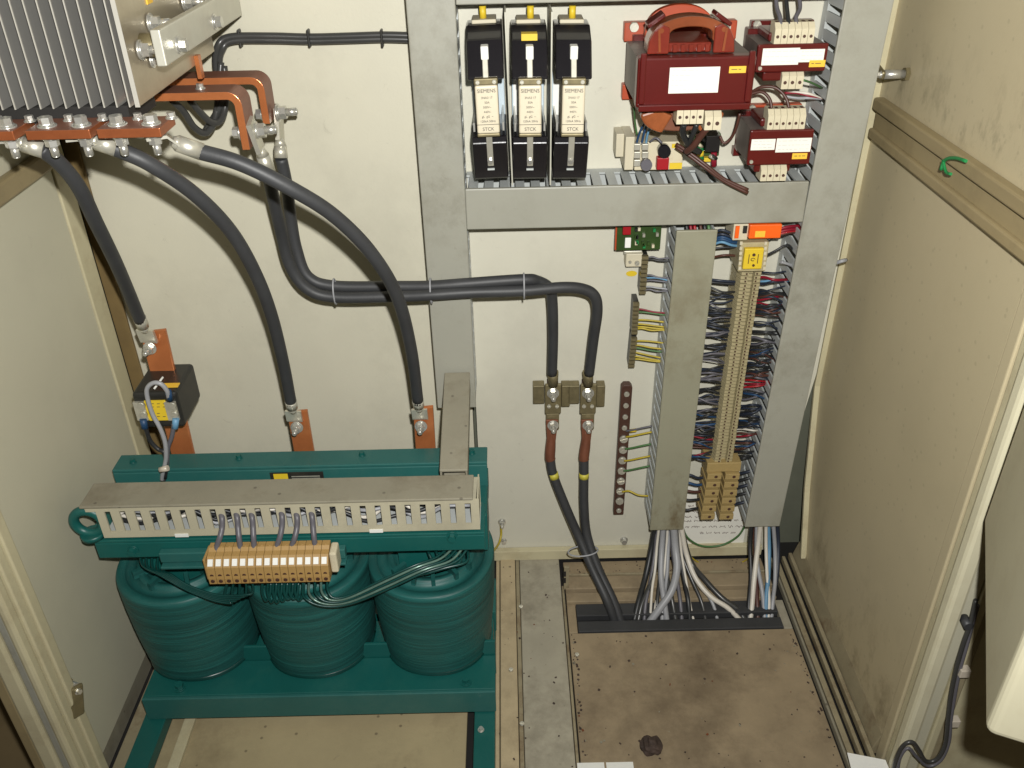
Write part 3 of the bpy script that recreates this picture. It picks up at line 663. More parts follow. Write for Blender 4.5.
# two cables from the elbow bars along the wall to the clamps
def yy(l): return pts(*l)
cF = cable('lower black cable from front copper elbow to the right brass clamp', yy([(268, 172, -.128), (274, 200, -.108), (282, 235, -.090), (291, 266, -.082), (306, 288, -.080), (335, 297, -.080), (400, 296, -.080), (432, 295, -.082), (470, 293, -.082), (523, 291, -.078), (565, 287, -.070), (585, 289, -.066), (595, 297, -.064), (598, 312, -.060), (594, 340, -.050), (589, 374, -.038)]))
cB = cable('upper black cable from rear copper elbow to the left brass clamp', yy([(281, 158, -.075), (286, 185, -.070), (291, 220, -.066), (297, 250, -.064), (309, 277, -.066), (335, 286, -.068), (400, 286, -.070), (432, 287, -.074), (470, 284, -.074), (523, 280, -.070), (538, 281, -.064), (549, 288, -.058), (553, 302, -.052), (553, 335, -.045), (552, 374, -.038)]))
for t_, (a, b2, bp, Yb) in ((cF, ((268, 170), (258, 143), (253, 131), -.135)), (cB, ((281, 156), (280, 138), (275, 113), -.070))):
    pa, pb = at(*a, Y=Yb+(.007 if t_ is cF else -.005)), at(*b2, Y=Yb)
    d = pb-pa; lugend(t_, pa, d, d.length*.55, .0066, (1, 0, .12), .030)
    pbv = at(*bp, Y=Yb); bolt(t_, pbv+Vector((.0020, 0, 0)), (1, 0, .05), 1.2, True)
    bolt(t_, pbv+Vector((-.011, 0, -.001)), (-1, 0, 0), .95, False)
for t_, l in ((cF, ((335, 291.5), (431, 291), (524, 286))),):
    for x, y in l:
        p = at(x, y, Y=-.076); q = []
        for k in range(25):
            a = 2*math.pi*k/24; q.append(p+Vector((0, .0098*math.cos(a), .0145*math.sin(a))))
        MB().tube(q, .0010, 6, 1).build('cable_tie', 'wlgrey', t_)
# thinner pair of cables along the top of the left bay
tp_ = thing('control_cable', 'pair of thin black cables tied along the wall near the top', 'cable', at(300, 38, Y=-.02))
for k in range(2):
    o_ = k*4
    MB().tube(pts((206-k*2, 134, -.05), (222, 100, -.05), (219-k*3, 66, -.035), (222-k*4, 50-o_, -.022), (232-k*2, 40-o_+1, -.018), (270, 40-o_, -.016), (310, 41-o_, -.014), (350, 40-o_, -.014), (385, 39-o_, -.014), (420, 40-o_, -.014)), .0036, 10, 6).build('sheath', 'rubber_gl', tp_)
for x in (240, 309, 382): 
    p = at(x, 38, Y=-.015); MB().obox(p, (.0012, 0, 0), (0, .0048, 0), (0, 0, .0085)).build('cable_tie', 'ct_black', tp_, .001)
# looping thin cables behind the heat sink
lc = thing('control_cable', 'thin black cables looping under the heat sink behind copper elbows', 'cable', at(205, 130, Y=-.06))
MB().tube(pts((172, 100, -.10), (184, 112, -.09), (194, 127, -.08), (205, 133, -.07), (213, 125, -.06), (217, 108, -.05), (219, 85, -.045), (221, 62, -.04)), .0034, 10, 6).build('sheath', 'rubber_gl', lc)
MB().tube(pts((190, 100, -.09), (200, 112, -.08), (211, 122, -.07), (220, 121, -.06), (225, 108, -.05), (226, 85, -.045), (224, 66, -.04)), .0034, 10, 6).build('sheath', 'rubber_gl', lc)

# ================================================================ BRASS CLAMPS AND LOWER CABLES
def clampset(cx, label, lab2, botpath, dx):
    t = thing('cable_clamp', label, 'clamp', at(cx, 395, Y=-.004), 'brass cable clamps on the wall')
    Yc = -.026
    a = rY(cx-8, 383, cx+8, 412, Yc); MB().box(a[0], a[1], Yc-.004, Yc, a[2], a[3]).build('clamp_plate', 'tin_dull', t, .0008)
    a = rY(cx-20, 386, cx-8.5, 404, -.018); MB().box(a[0], a[1], -.018, -.004, a[2], a[3]).build('wing', 'tin_dull', t, .001)
    a = rY(cx+8.5, 386, cx+17, 407, -.018); MB().box(a[0], a[1], -.018, -.004, a[2], a[3]).build('wing', 'tin_dull', t, .001)
    MB().box(at(cx, 395, Y=-.02).x-.007, at(cx, 395, Y=-.02).x+.007, -.0255, -.003, at(cx, 410, Y=-.02).z, at(cx, 386, Y=-.02).z).build('stand_off', 'brown', t)
    a = rY(cx-7, 412, cx+6, 428, Yc); MB().box(a[0], a[1], Yc-.0035, Yc, a[2], a[3]-.0005).build('lower_lug', 'tin_dull', t, .0008)
    bolt(t, at(cx, 393, Y=Yc-.004), (0, -1, 0), 1.0, True)
    for q in (-4, 4): inst(SCREW, 'rivet', t, at(cx+q, 406, Y=Yc-.004), orient((0, -1, 0)), .55)
    bolt(t, at(cx, 425, Y=-.0331), (0, -1, 0), .95, True)
    b = MB(); p0, p1 = at(cx, 374, Y=-.036), at(cx, 385, Y=-.031); b.cyl(p0+Vector((0, 0, .003)), p1, .0068, 14, r1=.0060); b.build('upper_lug', 'tin_dull', t)
    c2 = thing('power_cable', lab2, 'cable', at(*botpath[-1][:2], Y=botpath[-1][2]), 'thick black power cables')
    P = pts(*botpath); MB().tube(P[1:], CBR*.97, 14, 8).build('sheath', 'rubber', c2)
    MB().tube([at(cx-2, 430, Y=-.029), P[0], P[1], P[1].lerp(P[2], .2)], lambda s_: .0048+.002*min(1, s_*2), 12, 5).build('crimp_sleeve', 'copper_dull', c2)
    p, q = P[2].lerp(P[1], .15), P[2].lerp(P[3], .18); MB().cyl(p.lerp(q, .2), p.lerp(q, .8), CBR*1.03, 14).build('marker_ring', 'ring_yellow', c2)
    pa_, pb_ = at(cx-1, 419, Y=-.0305), at(cx-2, 446, Y=-.032); MB().prism([pa_+Vector((-.0078, 0, 0)), pa_+Vector((.0078, 0, 0)), pb_+Vector((.0050, 0, 0)), pb_+Vector((-.0050, 0, 0))], (0, -.0026, 0)).build('lug_palm', 'copper_dull', c2, .0008)
clampset(553, 'left brass cable clamp bolted to the wall', 'black cable with yellow ring below the left brass clamp', [(551, 440, -.030), (550, 456, -.034), (553, 474, -.038), (565, 505, -.046), (578, 535, -.056), (592, 568, -.080), (607, 600, -.108), (616, 625, -.122)], 0)
clampset(588, 'right brass cable clamp bolted to the wall', 'black cable with yellow ring below the right brass clamp', [(586, 440, -.030), (584, 456, -.034), (584, 474, -.038), (584, 505, -.046), (587, 535, -.056), (598, 568, -.078), (613, 600, -.104), (622, 625, -.122)], 0)
wt = MB(); p = at(583, 551, Y=-.066); wt.tube([p+Vector((.020*math.cos(a), .010*math.sin(a), .002*math.cos(a))) for a in [i*2*math.pi/24 for i in range(25)]], .0011, 6, 1)
tag(wt.build('cable_tie', 'wlgrey'), 'pale tie strapped around both lower black cables', 'cable tie')

# ================================================================ FUSES
fz = {'t': 22, 'b': 180}
sie = text_mesh('SIEMENS', .0047, 'ink'); stc = text_mesh('STCK', .0046, 'ink')
def tl(body): return text_mesh(body, .0029, 'ink')
TLS = [tl(s_) for s_ in ('3NA3 17', '50A', '500V~', '440V-', 'gL  gG  ~', '120kA 50Hz')]
for i, (cx, nm) in enumerate(((487.5, 'left fuse in its black holder, nearest the tall duct'), (530, 'middle fuse in its black holder with a yellow tag on top'), (573, 'right fuse in its black holder, nearest the big red transformer'))):
    t = thing('fuse_holder', nm, 'fuse', at(cx, 100, Y=-.003), 'ceramic fuses in black holders')
    Xc = at(cx, 100, Y=-.10).x; xs = lambda x, Y: at(x, 100, Y=Y).x
    # base plate
    zA, zB_ = .575, .752
    MB().box(Xc-.0165, Xc+.0165, -.022, -.0025, zA+.012, .712).build('base_plate', 'blueplate', t, .001)
    MB().box(Xc-.015, Xc-.007, -.0230, -.0222, .634, .682).build('scale_label', 'white', t)
    if i < 2: MB().box(Xc+.0200, Xc+.0214, -.086, -.0025, .584, .748).build('barrier', 'greyplate', t)
    # top cover: wedge
    ztop = at(cx, 20, Y=-.030).z; zmid = at(cx, 41, Y=-.082).z; zlow = at(cx, 79, Y=-.092).z
    hw = .0172
    b = MB(); prf = [(-.024, ztop), (-.056, ztop), (-.078, zmid), (-.096, zlow+.003), (-.096, zlow), (-.024, zlow)]
    b.prism([(Xc-hw, y, z) for y, z in prf], (2*hw, 0, 0)); cv = b.build('top_cover', 'black', t, .0015)
    # slot with blade
    b = MB(); q0, q1 = (-.0835, zmid-.004), (-.1015, zlow-.004)
    b.hexa([(Xc-.0027, q1[0], q1[1]), (Xc+.0027, q1[0], q1[1]), (Xc+.0027, q1[0]+.006, q1[1]), (Xc-.0027, q1[0]+.006, q1[1]), (Xc-.0027, q0[0]-.002, q0[1]), (Xc+.0027, q0[0]-.002, q0[1]), (Xc+.0027, q0[0]+.004, q0[1]), (Xc-.0027, q0[0]+.004, q0[1])])
    b.build('blade', 'tin', t, .0006)
    MB().box(Xc-.0036, Xc+.0036, -.0915, -.0795, zmid-.0150, zmid-.003).build('blade_grip', 'white', t, .0008)
    # fuse body
    zf1, zf0 = at(cx, 80, Y=-.104).z, at(cx+1, 134, Y=-.104).z
    fbd = MB().box(Xc-.0108, Xc+.0108, -.104, -.070, zf0, zf1-.005).build('fuse_body', 'ceramic', t, .002, 3)
    MB().box(Xc-.0112, Xc+.0112, -.1035, -.0705, zf1-.0048, zf1+.001).build('end_cap', 'tin_dull', t, .001)
    MB().box(Xc-.0110, Xc+.0110, -.1025, -.0715, zf0-.0035, zf0-.0002).build('end_cap', 'tin_dull', t, .001)
    for q in (-1, 1): inst(SCREW, 'screw', t, (Xc+q*.0078, -.1034, zf1-.002), orient((0, -1, 0)), .42)
    inst(sie, 'lettering', fbd, (Xc, -.1042, zf1-.0115), FACE)
    for k, me in enumerate(TLS): inst(me, 'lettering', fbd, (Xc, -.1042, zf1-.0172-k*.0044), FACE)
    inst(stc, 'lettering', fbd, (Xc, -.1042, zf0+.0032), FACE)
    MB().box(Xc-.0105, Xc+.0105, -.1043, -.1039, zf0+.0088, zf0+.0092).build('print_line', 'ink', fbd)
    # bottom cover
    yb0 = at(cx+1, 137, Y=-.092).z; yb1 = at(cx+1, 180, Y=-.082).z
    b = MB(); prf = [(-.024, yb0+.004), (-.060, yb0+.004), (-.090, yb0), (-.094, yb0-.006), (-.080, yb1+.002), (-.078, yb1), (-.024, yb1)]
    b.prism([(Xc-hw, y, z) for y, z in prf], (2*hw, 0, 0)); b.build('bottom_cover', 'black', t, .0012)
    b = MB(); b.hexa([(Xc-.003, -.0895, yb0-.030), (Xc+.003, -.0895, yb0-.030), (Xc+.003, -.07, yb0-.030), (Xc-.003, -.07, yb0-.030), (Xc-.003, -.0975, yb0+.003), (Xc+.003, -.0975, yb0+.003), (Xc+.003, -.07, yb0+.003), (Xc-.003, -.07, yb0+.003)])
    b.build('blade', 'tin', t, .0006)
    bolt(t, (Xc, -.0905, yb0-.024), (0, -1, -.2), .42)
    MB().box(Xc-.0035, Xc+.0035, -.0875, -.0855, yb0-.0348, yb0-.0330).build('glint_line', 'duct_side', t)  # pale sliver painted as a highlight on the black cover
    # clips beside the fuse
    for q in (-1, 1): MB().box(Xc+q*.0134, Xc+q*.0152, -.088, -.0225, yb0+.0045, yb0+.013).build('spring_clip', 'zinc', t)
    # terminal bracket and yellow cap on top
    MB().box(Xc-.0118, Xc+.0118, -.052, -.022, ztop+.0002, ztop+.0040).build('terminal_bracket', 'cream2', t, .001)
    p = at((485, 530, 571)[i], 13, Y=-.045)
    MB().cyl((p.x, -.043, ztop+.004), (p.x, -.043, ztop+.015), .0034, 12).build('wire_cap', 'yellow', t)
    t.rotation_euler = (0, R((-1.3, .3, .9)[i]), 0)
    if i == 1: MB().box(Xc-.0075, Xc+.0075, -.0815, -.0700, zmid+.0002, zmid+.0062).build('yellow_tag', 'yellow', t)

# ================================================================ RED TRANSFORMERS
def termblock(par, xa, ya, xb, yb, Y, n, m='cream', dep=.018):
    X0, X1, Z0, Z1 = rY(xa, ya, xb, yb, Y); pw = (X1-X0)/n
    k = MB(); k.prism([(0, Y, 0), (0, Y, (Z1-Z0)*.72), (0, Y+.005, Z1-Z0), (0, Y+dep, Z1-Z0), (0, Y+dep, 0)], (pw*.94, 0, 0))
    k.cyl((pw*.47, Y-.0003, (Z1-Z0)*.36), (pw*.47, Y+.001, (Z1-Z0)*.36), pw*.24, 10, mi=1)
    k.box(pw*.25, pw*.70, Y+.006, Y+.012, (Z1-Z0), (Z1-Z0)+.0004, mi=1)
    me = k.mesh('terminal', [m, 'brown'])
    for i in range(n): inst(me, 'terminal', par, (X0+pw*i, 0, Z0))
def label_(par, xa, ya, xb, yb, Y, m='paper', pr=False):
    a = rY(xa, ya, xb, yb, Y)
    o = MB().box(a[0], a[1], Y-.0007, Y-.0002, a[2], a[3]).build('sticker', m, par, .0003, 1)
    return o
def stickprint(o, xa, ya, xb, yb, Y, rows, m='duct'):
    a = rY(xa, ya, xb, yb, Y); b = MB()
    for k in range(rows):
        z = a[3]-(k+.7)*(a[3]-a[2])/(rows+.4); x = a[0]+.002
        while x < a[1]-.004:
            l = .0015+.004*random.random(); b.box(x, min(x+l, a[1]-.002), Y-.0009, Y-.00068, z, z+.0006); x += l+.0012
    b.build('print', m, o)
# big one
t = thing('red_transformer', 'big dark red transformer with orange arched winding and blank white label', 'transformer', at(690, 80, Y=-.05), 'dark red control transformers')
Yf = -.115; X0, X1, Z0, Z1 = rY(637, 57, 754, 107, Yf)
MB().box(X0+.0008, X1-.0008, -.0995, -.024, Z0+.002, Z1-.002).build('core', 'lam', t)
fr = MB().box(X0, X1, Yf, -.1, Z0, Z1).build('front_frame', 'red', t, .002)
MB().box(X0+.002, X0+.0075, Yf-.003, Yf+.001, Z0+.004, Z1+.0045).build('frame_rib', 'red', t, .001)
MB().box(X1-.0075, X1-.002, Yf-.003, Yf+.001, Z0+.004, Z1+.0045).build('frame_rib', 'red', t, .001)
MB().box(X0+.002, X1-.002, Yf-.004, Yf-.0002, Z0-.0025, Z0+.0035).build('frame_rib', 'red', t, .001)
q = rY(624, 21, 736, 40, -.012); MB().box(q[0], q[1], -.015, -.0025, q[2], q[3]).build('mounting_plate', 'redorange', t, .001)
q2 = rY(622, 84, 640, 99, -.012); MB().box(q2[0], q2[1], -.015, -.0025, q2[2], q2[3]).build('mounting_foot', 'redorange', t, .001)
MB().box(q[0]+.008, q[1]-.006, -.0238, -.0155, Z0+.006, Z1+.003).build('rear_frame', 'red', t, .001)
for x in (634, 726): inst(SCREW, 'screw', t, at(x, 27, Y=-.015), orient((0, -1, 0), 1), 1.0)
# arched bobbin
Yb = -.098; xc = at(691, 40, Y=Yb).x; zb0 = Z1+.0005
def arch(xc, zb, ro, hgt, wi, hi, up=1):
    n = 20; o_ = [(xc+ro*math.cos(math.pi*i/n), zb+up*hgt*(math.sin(math.pi*i/n)**.7)) for i in range(n+1)]
    i_ = [(xc+wi*(1-2*i/6), zb+up*hi*(1 if 0 < i < 6 else .25)) for i in range(6, -1, -1)]
    return o_+i_
b = MB()
pf = arch(xc, zb0, .0400, .0315, .0190, .0250)
nn = 21
for i in range(nn-1):
    ia = i; 
outer = pf[:21]; inner = [(xc+.020*math.cos(math.pi*i/20), zb0+.010+.0125*(math.sin(math.pi*i/20)**.4)) for i in range(21)]
def ringband(b, outer, inner, y0, y1):
    n = len(outer); vs = [(x, y0, z) for x, z in outer]+[(x, y0, z) for x, z in inner]+[(x, y1, z) for x, z in outer]+[(x, y1, z) for x, z in inner]
    f = []
    for i in range(n-1):
        f += [(i, i+1, n+i+1, n+i), (2*n+i+1, 2*n+i, 3*n+i, 3*n+i+1), (i+1, i, 2*n+i, 2*n+i+1), (n+i, n+i+1, 3*n+i+1, 3*n+i)]
    f += [(0, n, 3*n, 2*n), (n-1, 3*n-1, 4*n-1, 2*n-1)]
    b.add(vs, f)
ringband(b, outer, inner, Yb, -.074); b.build('bobbin', 'bobbin', t, .0015)
for sgn in (-1, 1): MB().obox((xc+sgn*.0310, Yb+.020, zb0+.0265), Vector((.0075, 0, -.0050*sgn)), (0, .010, 0), Vector((.0010*sgn, 0, .0018))).build('bobbin_ear', 'red', t, .001)
MB().box(xc-.0200, xc+.0200, Yb+.002, -.038, zb0, zb0+.0085).build('bobbin_foot', 'redbrown', t, .0015)
for sgn in (-1, 1): MB().prism([(xc+sgn*.0205, Yb-.001, zb0), (xc+sgn*.0405, Yb-.001, zb0), (xc+sgn*.0390, Yb-.001, zb0+.012), (xc+sgn*.0345, Yb-.001, zb0+.0205), (xc+sgn*.0270, Yb-.001, zb0+.0255), (xc+sgn*.0205, Yb-.001, zb0+.0225)], (0, -.0035, 0)).build('bobbin_cheek', 'redbrown', t, .0012)
for q in range(5): MB().box(xc-.0165+q*.0075, xc-.0120+q*.0075, Yb-.0012, Yb+.0018, zb0+.0005, zb0+.0075).build('bobbin_rib', 'redbrown', t, .0008)
for sgn in (-1, 1):
    MB().obox((xc+sgn*.030, Yb-.0048, zb0+.012), (.0008, 0, .010) if sgn > 0 else (-.0008, 0, .010), (0, .0014, 0), (.0010, 0, 0)).build('bobbin_rib', 'bobbin', t)
    MB().cyl((xc+sgn*.0285, Yb-.0055, zb0+.0205), (xc+sgn*.0285, Yb-.002, zb0+.0205), .0022, 12).build('bobbin_pin', 'bobbin', t)
# wound coil seen as second ring behind
b = MB(); ringband(b, [(xc+.034*math.cos(math.pi*i/20), zb0+.033*(math.sin(math.pi*i/20)**.6)) for i in range(21)], [(xc+.022*math.cos(math.pi*i/20), zb0+.010+.011*(math.sin(math.pi*i/20)**.6)) for i in range(21)], -.0395, -.030); b.build('bobbin', 'redorange', t, .001)
# lower half of bobbin
zl = Z0-.0005; b = MB()
n = 20; lo = [(xc-.002+.041*math.cos(math.pi*i/n), zl-.0005-.030*(math.sin(math.pi*i/n)**.6)) for i in range(n+1)]; li = [(xc-.002+.020*math.cos(math.pi*i/n), zl-.0003-.012*(math.sin(math.pi*i/n)**.6)) for i in range(n+1)]
lo.reverse(); li.reverse(); ringband(b, lo, li, Yb+.012, -.045); b.build('bobbin', 'copper_dull', t, .0015)
b = MB(); ringband(b, lo[1:8], li[1:8], Yb, Yb+.0115); b.build('bobbin', 'bobbin_low', t, .002)
b = MB(); ringband(b, lo[13:20], li[13:20], Yb, Yb+.0115); b.build('bobbin', 'bobbin_low', t, .002)
o = label_(t, 669, 67, 719, 93, Yf); stickprint(o, 669, 67, 719, 93, Yf, 5, 'faint')
o = label_(t, 729, 66, 746, 73, Yf, 'yellow_st'); stickprint(o, 729, 66, 746, 73, Yf, 1, 'ink')
termblock(t, 677, 105, 704, 124, Yf-.004, 4); termblock(t, 705, 112, 722, 130, Yf-.002, 2)
MB().tube(pts((684, 124, -.112), (683, 134, -.105), (690, 146, -.095), (700, 152, -.085)), .0030, 8, 5).build('wire', 'wblack', t)
MB().tube(pts((697, 124, -.112), (693, 134, -.108), (688, 146, -.095)), .0026, 8, 5).build('wire', 'wblack', t)
MB().tube(pts((707, 128, -.110), (700, 137, -.105), (693, 146, -.100), (686, 152, -.092)), .0034, 8, 5).build('wire', 'wbrown', t)
MB().tube(pts((645, 122, -.050), (640, 132, -.045), (637, 142, -.040), (636, 152, -.036)), .0012, 6, 5).build('wire', 'blue', t)
MB().tube(pts((650, 118, -.050), (645, 130, -.045), (642, 142, -.040), (640, 152, -.036)), .0012, 6, 5).build('wire', 'blue', t)
MB().tube(pts((653, 122, -.050), (648, 133, -.045), (646, 144, -.040), (645, 152, -.036)), .0012, 6, 5).build('wire', 'lblue', t)
MB().tube(pts((634, 108, -.06), (635, 122, -.045), (637, 135, -.040)), .0010, 6, 5).build('wire', 'wgreen', t)
MB().tube(pts((740, 113, -.060), (736, 128, -.055), (731, 138, -.050), (724, 143, -.048), (720, 136, -.046)), .0016, 6, 5).build('wire', 'wbrown', t)
# small ones
def smalltr(label, fx0, fy0, fx1, fy1, Yf, plate, tops, ntop, bots, nbot, stickers, ysticker):
    X0, X1, Z0, Z1 = rY(fx0, fy0, fx1, fy1, Yf); px_ = (fx0+fx1)/2
    t = thing('red_transformer', label, 'transformer', at(px_, fy1, Y=-.04), 'dark red control transformers')
    MB().box(X0+.002, X1-.002, Yf+.0055, -.028, Z0+.001, Z1-.001).build('core', 'lam', t)
    MB().box(X0, X1, Yf, Yf+.005, Z0, Z1).build('front_frame', 'red', t, .0015)
    q = rY(*plate, -.010); MB().box(q[0], q[1], -.012, -.0025, q[2], q[3]).build('mounting_plate', 'redorange' if 'lower' in label else 'red', t, .001)
    MB().box(X0+.004, X1-.004, -.0275, -.0125, Z0-.004, Z1+.004).build('rear_frame', 'red', t, .001)
    MB().box(X0+.012, X1-.012, Yf+.012, -.030, Z1, Z1+.008).build('bobbin', 'red', t, .002)
    MB().box(X0+.010, X1-.016, Yf+.008, -.030, Z0-.010, Z0-.0005).build('bobbin', 'red', t, .002)
    inst(SCREW, 'screw', t, at(plate[0]+7, plate[1]+5, Y=-.012), orient((0, -1, 0), 1), .9)
    termblock(t, *tops, Yf+.002, ntop); termblock(t, *bots, Yf+.002, nbot)
    for s_ in stickers: stickprint(label_(t, *s_, Yf), *s_, Yf, 3, 'faint')
    o = label_(t, *ysticker, Yf-.0006, 'yellow_st'); stickprint(o, *ysticker, Yf-.0006, 1, 'ink')
    inst(SCREW, 'screw', t, (X0+.004, Yf, Z0+.004), orient((0, -1, 0), 1), .4)
    return t
t = smalltr('small red transformer at top right with two white labels', 757, 44, 827, 72, -.085, (750, 20, 812, 46), (775, 23, 815, 44), 6, (782, 71, 804, 89), 3, ((762, 48, 799, 65), (799, 49, 824, 62)), (809, 60, 825, 67))
for k, (xs, xe) in enumerate(((781, 776), (789, 786), (797, 799))):
    MB().tube(pts((xs, 25, -.078), (xs-1, 17, -.072), (xe+1, 8, -.060), (xe, -4, -.050)), .0020, 8, 5).build('wire', 'wgrey' if k != 1 else 'wblack', t)
MB().tube(pts((803, 80, -.078), (812, 83, -.065), (822, 88, -.045)), .0011, 6, 5).build('wire', 'wgreen', t)
for k, m in enumerate(('wwhite', 'wred', 'wlgrey')):
    MB().tube(pts((784, 90+k*3, -.04), (797, 92+k*3-2*(k == 1), -.045), (810, 94+k*2, -.05), (822, 99, -.045)), .0014, 6, 5).build('wire', m, t)
t = smalltr('small red transformer at right below its twin, lower one with two labels', 749, 130, 812, 165, -.085, (745, 104, 800, 128), (768, 110, 806, 131), 6, (761, 166, 787, 181), 4, ((751, 139, 775, 150), (776, 138, 811, 152)), (792, 153, 807, 159))
t['label'] = 'small red transformer just above the duct, lower of the two'
q = rY(733, 147, 744, 155, -.01); MB().box(q[0], q[1], -.012, -.0025, q[2], q[3]).build('mounting_foot', 'red', t)
for k, (P) in enumerate((((772, 114, -.075), (770, 100, -.07), (762, 92, -.065), (750, 94, -.06)), ((790, 113, -.075), (786, 98, -.07), (776, 88, -.065), (762, 87, -.06), (752, 92, -.055)))):
    MB().tube(pts(*P), .0017, 8, 6).build('wire', 'wbrown', t)

# ================================================================ SMALL INDICATOR MODULE UNDER THE BIG TRANSFORMER
t = thing('indicator_module', 'small beige module with black knob and red square button', 'control module', at(650, 168, Y=-.02))
def bx(par, n, m, xa, ya, xb, yb, Yf, Yb_, bev=.0006):
    a = rY(xa, ya, xb, yb, Yf); return MB().box(a[0], a[1], Yf, Yb_, a[2], a[3]).build(n, m, par, bev)
bx(t, 'bracket', 'cream2', 616, 134, 624, 157, -.030, -.0025)
bx(t, 'bracket_face', 'cream2', 625, 137, 634, 170, -.044, -.0025)
bx(t, 'housing', 'cream', 635, 142, 683, 170, -.040, -.0025, .001)
for k in range(3): 
    for j in range(2): bx(t, 'connector', 'tin', 634+j*8, 144+k*8, 640.5+j*8, 150.5+k*8, -.046, -.0403)
p = at(663, 149, Y=-.041); MB().cyl((p.x, -.0405, p.z), (p.x, -.052, p.z), .0066, 18).build('knob', 'black', t)
bx(t, 'red_button', 'redp', 657, 158, 669, 170, -.050, -.0405, .001)
bx(t, 'sticker', 'yellow', 672, 144, 679, 148, -.0412, -.0402, 0); bx(t, 'sticker', 'yellow', 669.5, 163, 682, 169, -.0412, -.0402, 0)
MB().tube(pts((650, 142, -.045), (656, 138, -.05), (662, 143, -.052)), .0012, 6, 4).build('wire', 'wgrey', t)
p = at(646, 164, Y=-.047); MB().cyl((p.x, -.046, p.z), (p.x, -.052, p.z), .006, 14).build('round_connector', 'wgrey', t)
t = thing('component_cluster', 'cluster of small resistors and capacitors with yellow and blue bodies', 'electronics', at(705, 160, Y=-.02))
bx(t, 'board', 'pcb', 690, 134, 720, 156, -.012, -.0025)
b = MB(); p0, p1 = at(700, 146, Y=-.03), at(701, 160, Y=-.03); b.cyl(p0, p1, .0034, 12); b.build('capacitor', 'greent', t)
b = MB(); b.cyl(p0.lerp(p1, .35), p0.lerp(p1, .7), .0036, 12); b.build('capacitor_band', 'yellow', t)
bx(t, 'relay', 'black', 706, 136, 720, 152, -.036, -.0125)
bx(t, 'tag', 'yellow', 703, 158, 711, 162, -.02, -.0125)
b = MB(); b.cyl(at(714, 152, Y=-.03), at(714, 166, Y=-.03), .0032, 10); b.build('capacitor', 'wred', t)
for k in range(6):
    x = 694+random.random()*22; y = 134+random.random()*22
    b = MB(); b.cyl(at(x, y, Y=-.038), at(x+4, y+3, Y=-.034), .0018, 8); b.build('resistor', random.choice(['brown', 'tin', 'cream', 'ct_black']), t)
MB().cyl(at(705, 150, Y=-.029), at(705, 150, Y=-.012), .001, 6).build('lead', 'tin', t)
t = thing('wire_bundle', 'loose brown wire pair hanging diagonally over the horizontal duct', 'wire', at(745, 190, Y=-.075))
for k in range(2): MB().tube(pts((676, 144+k*3, -.060), (690, 153+k*3, -.068), (706, 165+k*3, -.075), (724, 179+k*2, -.078), (748, 190+k*3, -.082)), .0020, 8, 6).build('wire', 'wbrown', t)

# ================================================================ LEFT-OF-COLUMN SMALL PARTS
t = thing('circuit_board', 'small green circuit board with red part below the horizontal duct', 'circuit board', at(638, 250, Y=-.02))
bx(t, 'board', 'pcb', 617, 222, 661, 250, -.034, -.032, .0003)
bx(t, 'edge_strip', 'redorange', 615.3, 222, 616.8, 250, -.034, -.030, 0)
bx(t, 'red_part', 'redp', 623, 226, 631, 235, -.042, -.0342); bx(t, 'white_part', 'white', 625, 238, 631, 248, -.036, -.0342)
for k in range(14):
    x = 634+random.random()*24; y = 228+random.random()*19; bx(t, 'chip', random.choice(['ct_black', 'greent', 'cream', 'pcb', 'tin']), x, y, x+2.5, y+3, -.038, -.0342, 0)
bx(t, 'stand_off', 'duct', 655, 226, 660, 246, -.0315, -.0025)
bx(t, 'stand_off', 'duct', 618, 226, 622, 246, -.0315, -.0025)
t = thing('terminal_block', 'single cream terminal block with screw beneath the green circuit board', 'terminal', at(635, 268, Y=-.01))
bx(t, 'body', 'cream2', 626, 254, 643, 267, -.022, -.0025, .001)
bx(t, 'cap', 'tin', 624, 251, 642, 254.5, -.018, -.0025)
inst(SCREW, 'screw', t, at(637, 263, Y=-.022), orient((0, -1, 0), .6), .6); inst(SCREW, 'screw', t, at(630, 262, Y=-.022), orient((0, -1, 0), 1.6), .4)
o = at(631.5, 273.5, Y=-.0028); b = MB(); b.prism([(o.x+.0065*math.cos(a), -.0028, o.z+.0035*math.sin(a)) for a in [i*math.pi/10 for i in range(20)]], (0, -.0006, 0)); tag(b.build('sticker', 'yellow'), 'yellow oval sticker on the plate under the cream terminal block', 'sticker')
def pin_strip(label, xt, yt, xb, yb, n, wires, wd=3.4):
    t = thing('pin_strip', label, 'terminal strip', at(xb, yb, Y=-.004), 'narrow brown pin strips')
    pa, pb = at(xt, yt, Y=-.022), at(xb, yb, Y=-.022); h = (pb-pa).length/n
    MB().prism([pa+Vector((-.0030, 0, 0)), pa+Vector((.0030, 0, 0)), pb+Vector((.0030, 0, 0)), pb+Vector((-.0030, 0, 0))], (0, .0195, 0)).build('rail', 'ct_black', t)
    me = MB().obox((0, 0, 0), (.0036, 0, 0), (0, .0025, 0), (0, 0, h*.36)).mesh('pin', 'tin_dull')
    for i in range(n): inst(me, 'pin', t, pa.lerp(pb, (i+.5)/n)+Vector((0, -.0026, 0)))
    for (y, m, dy) in wires:
        f = (y-yt)/(yb-yt); xs = xt+(xb-xt)*f; xe = 668-(y-254)*.060
        MB().tube(pts((xs+2, y, -.024), (xs+8, y+dy*.4-1, -.026), ((xs+xe)/2+3, y+dy*.5+random.uniform(-1, 1), -.028), (xe, y+dy, -.030), (xe+5, y+dy+1, -.030)), .0011, 6, 4).build('wire', m, t)
    return t
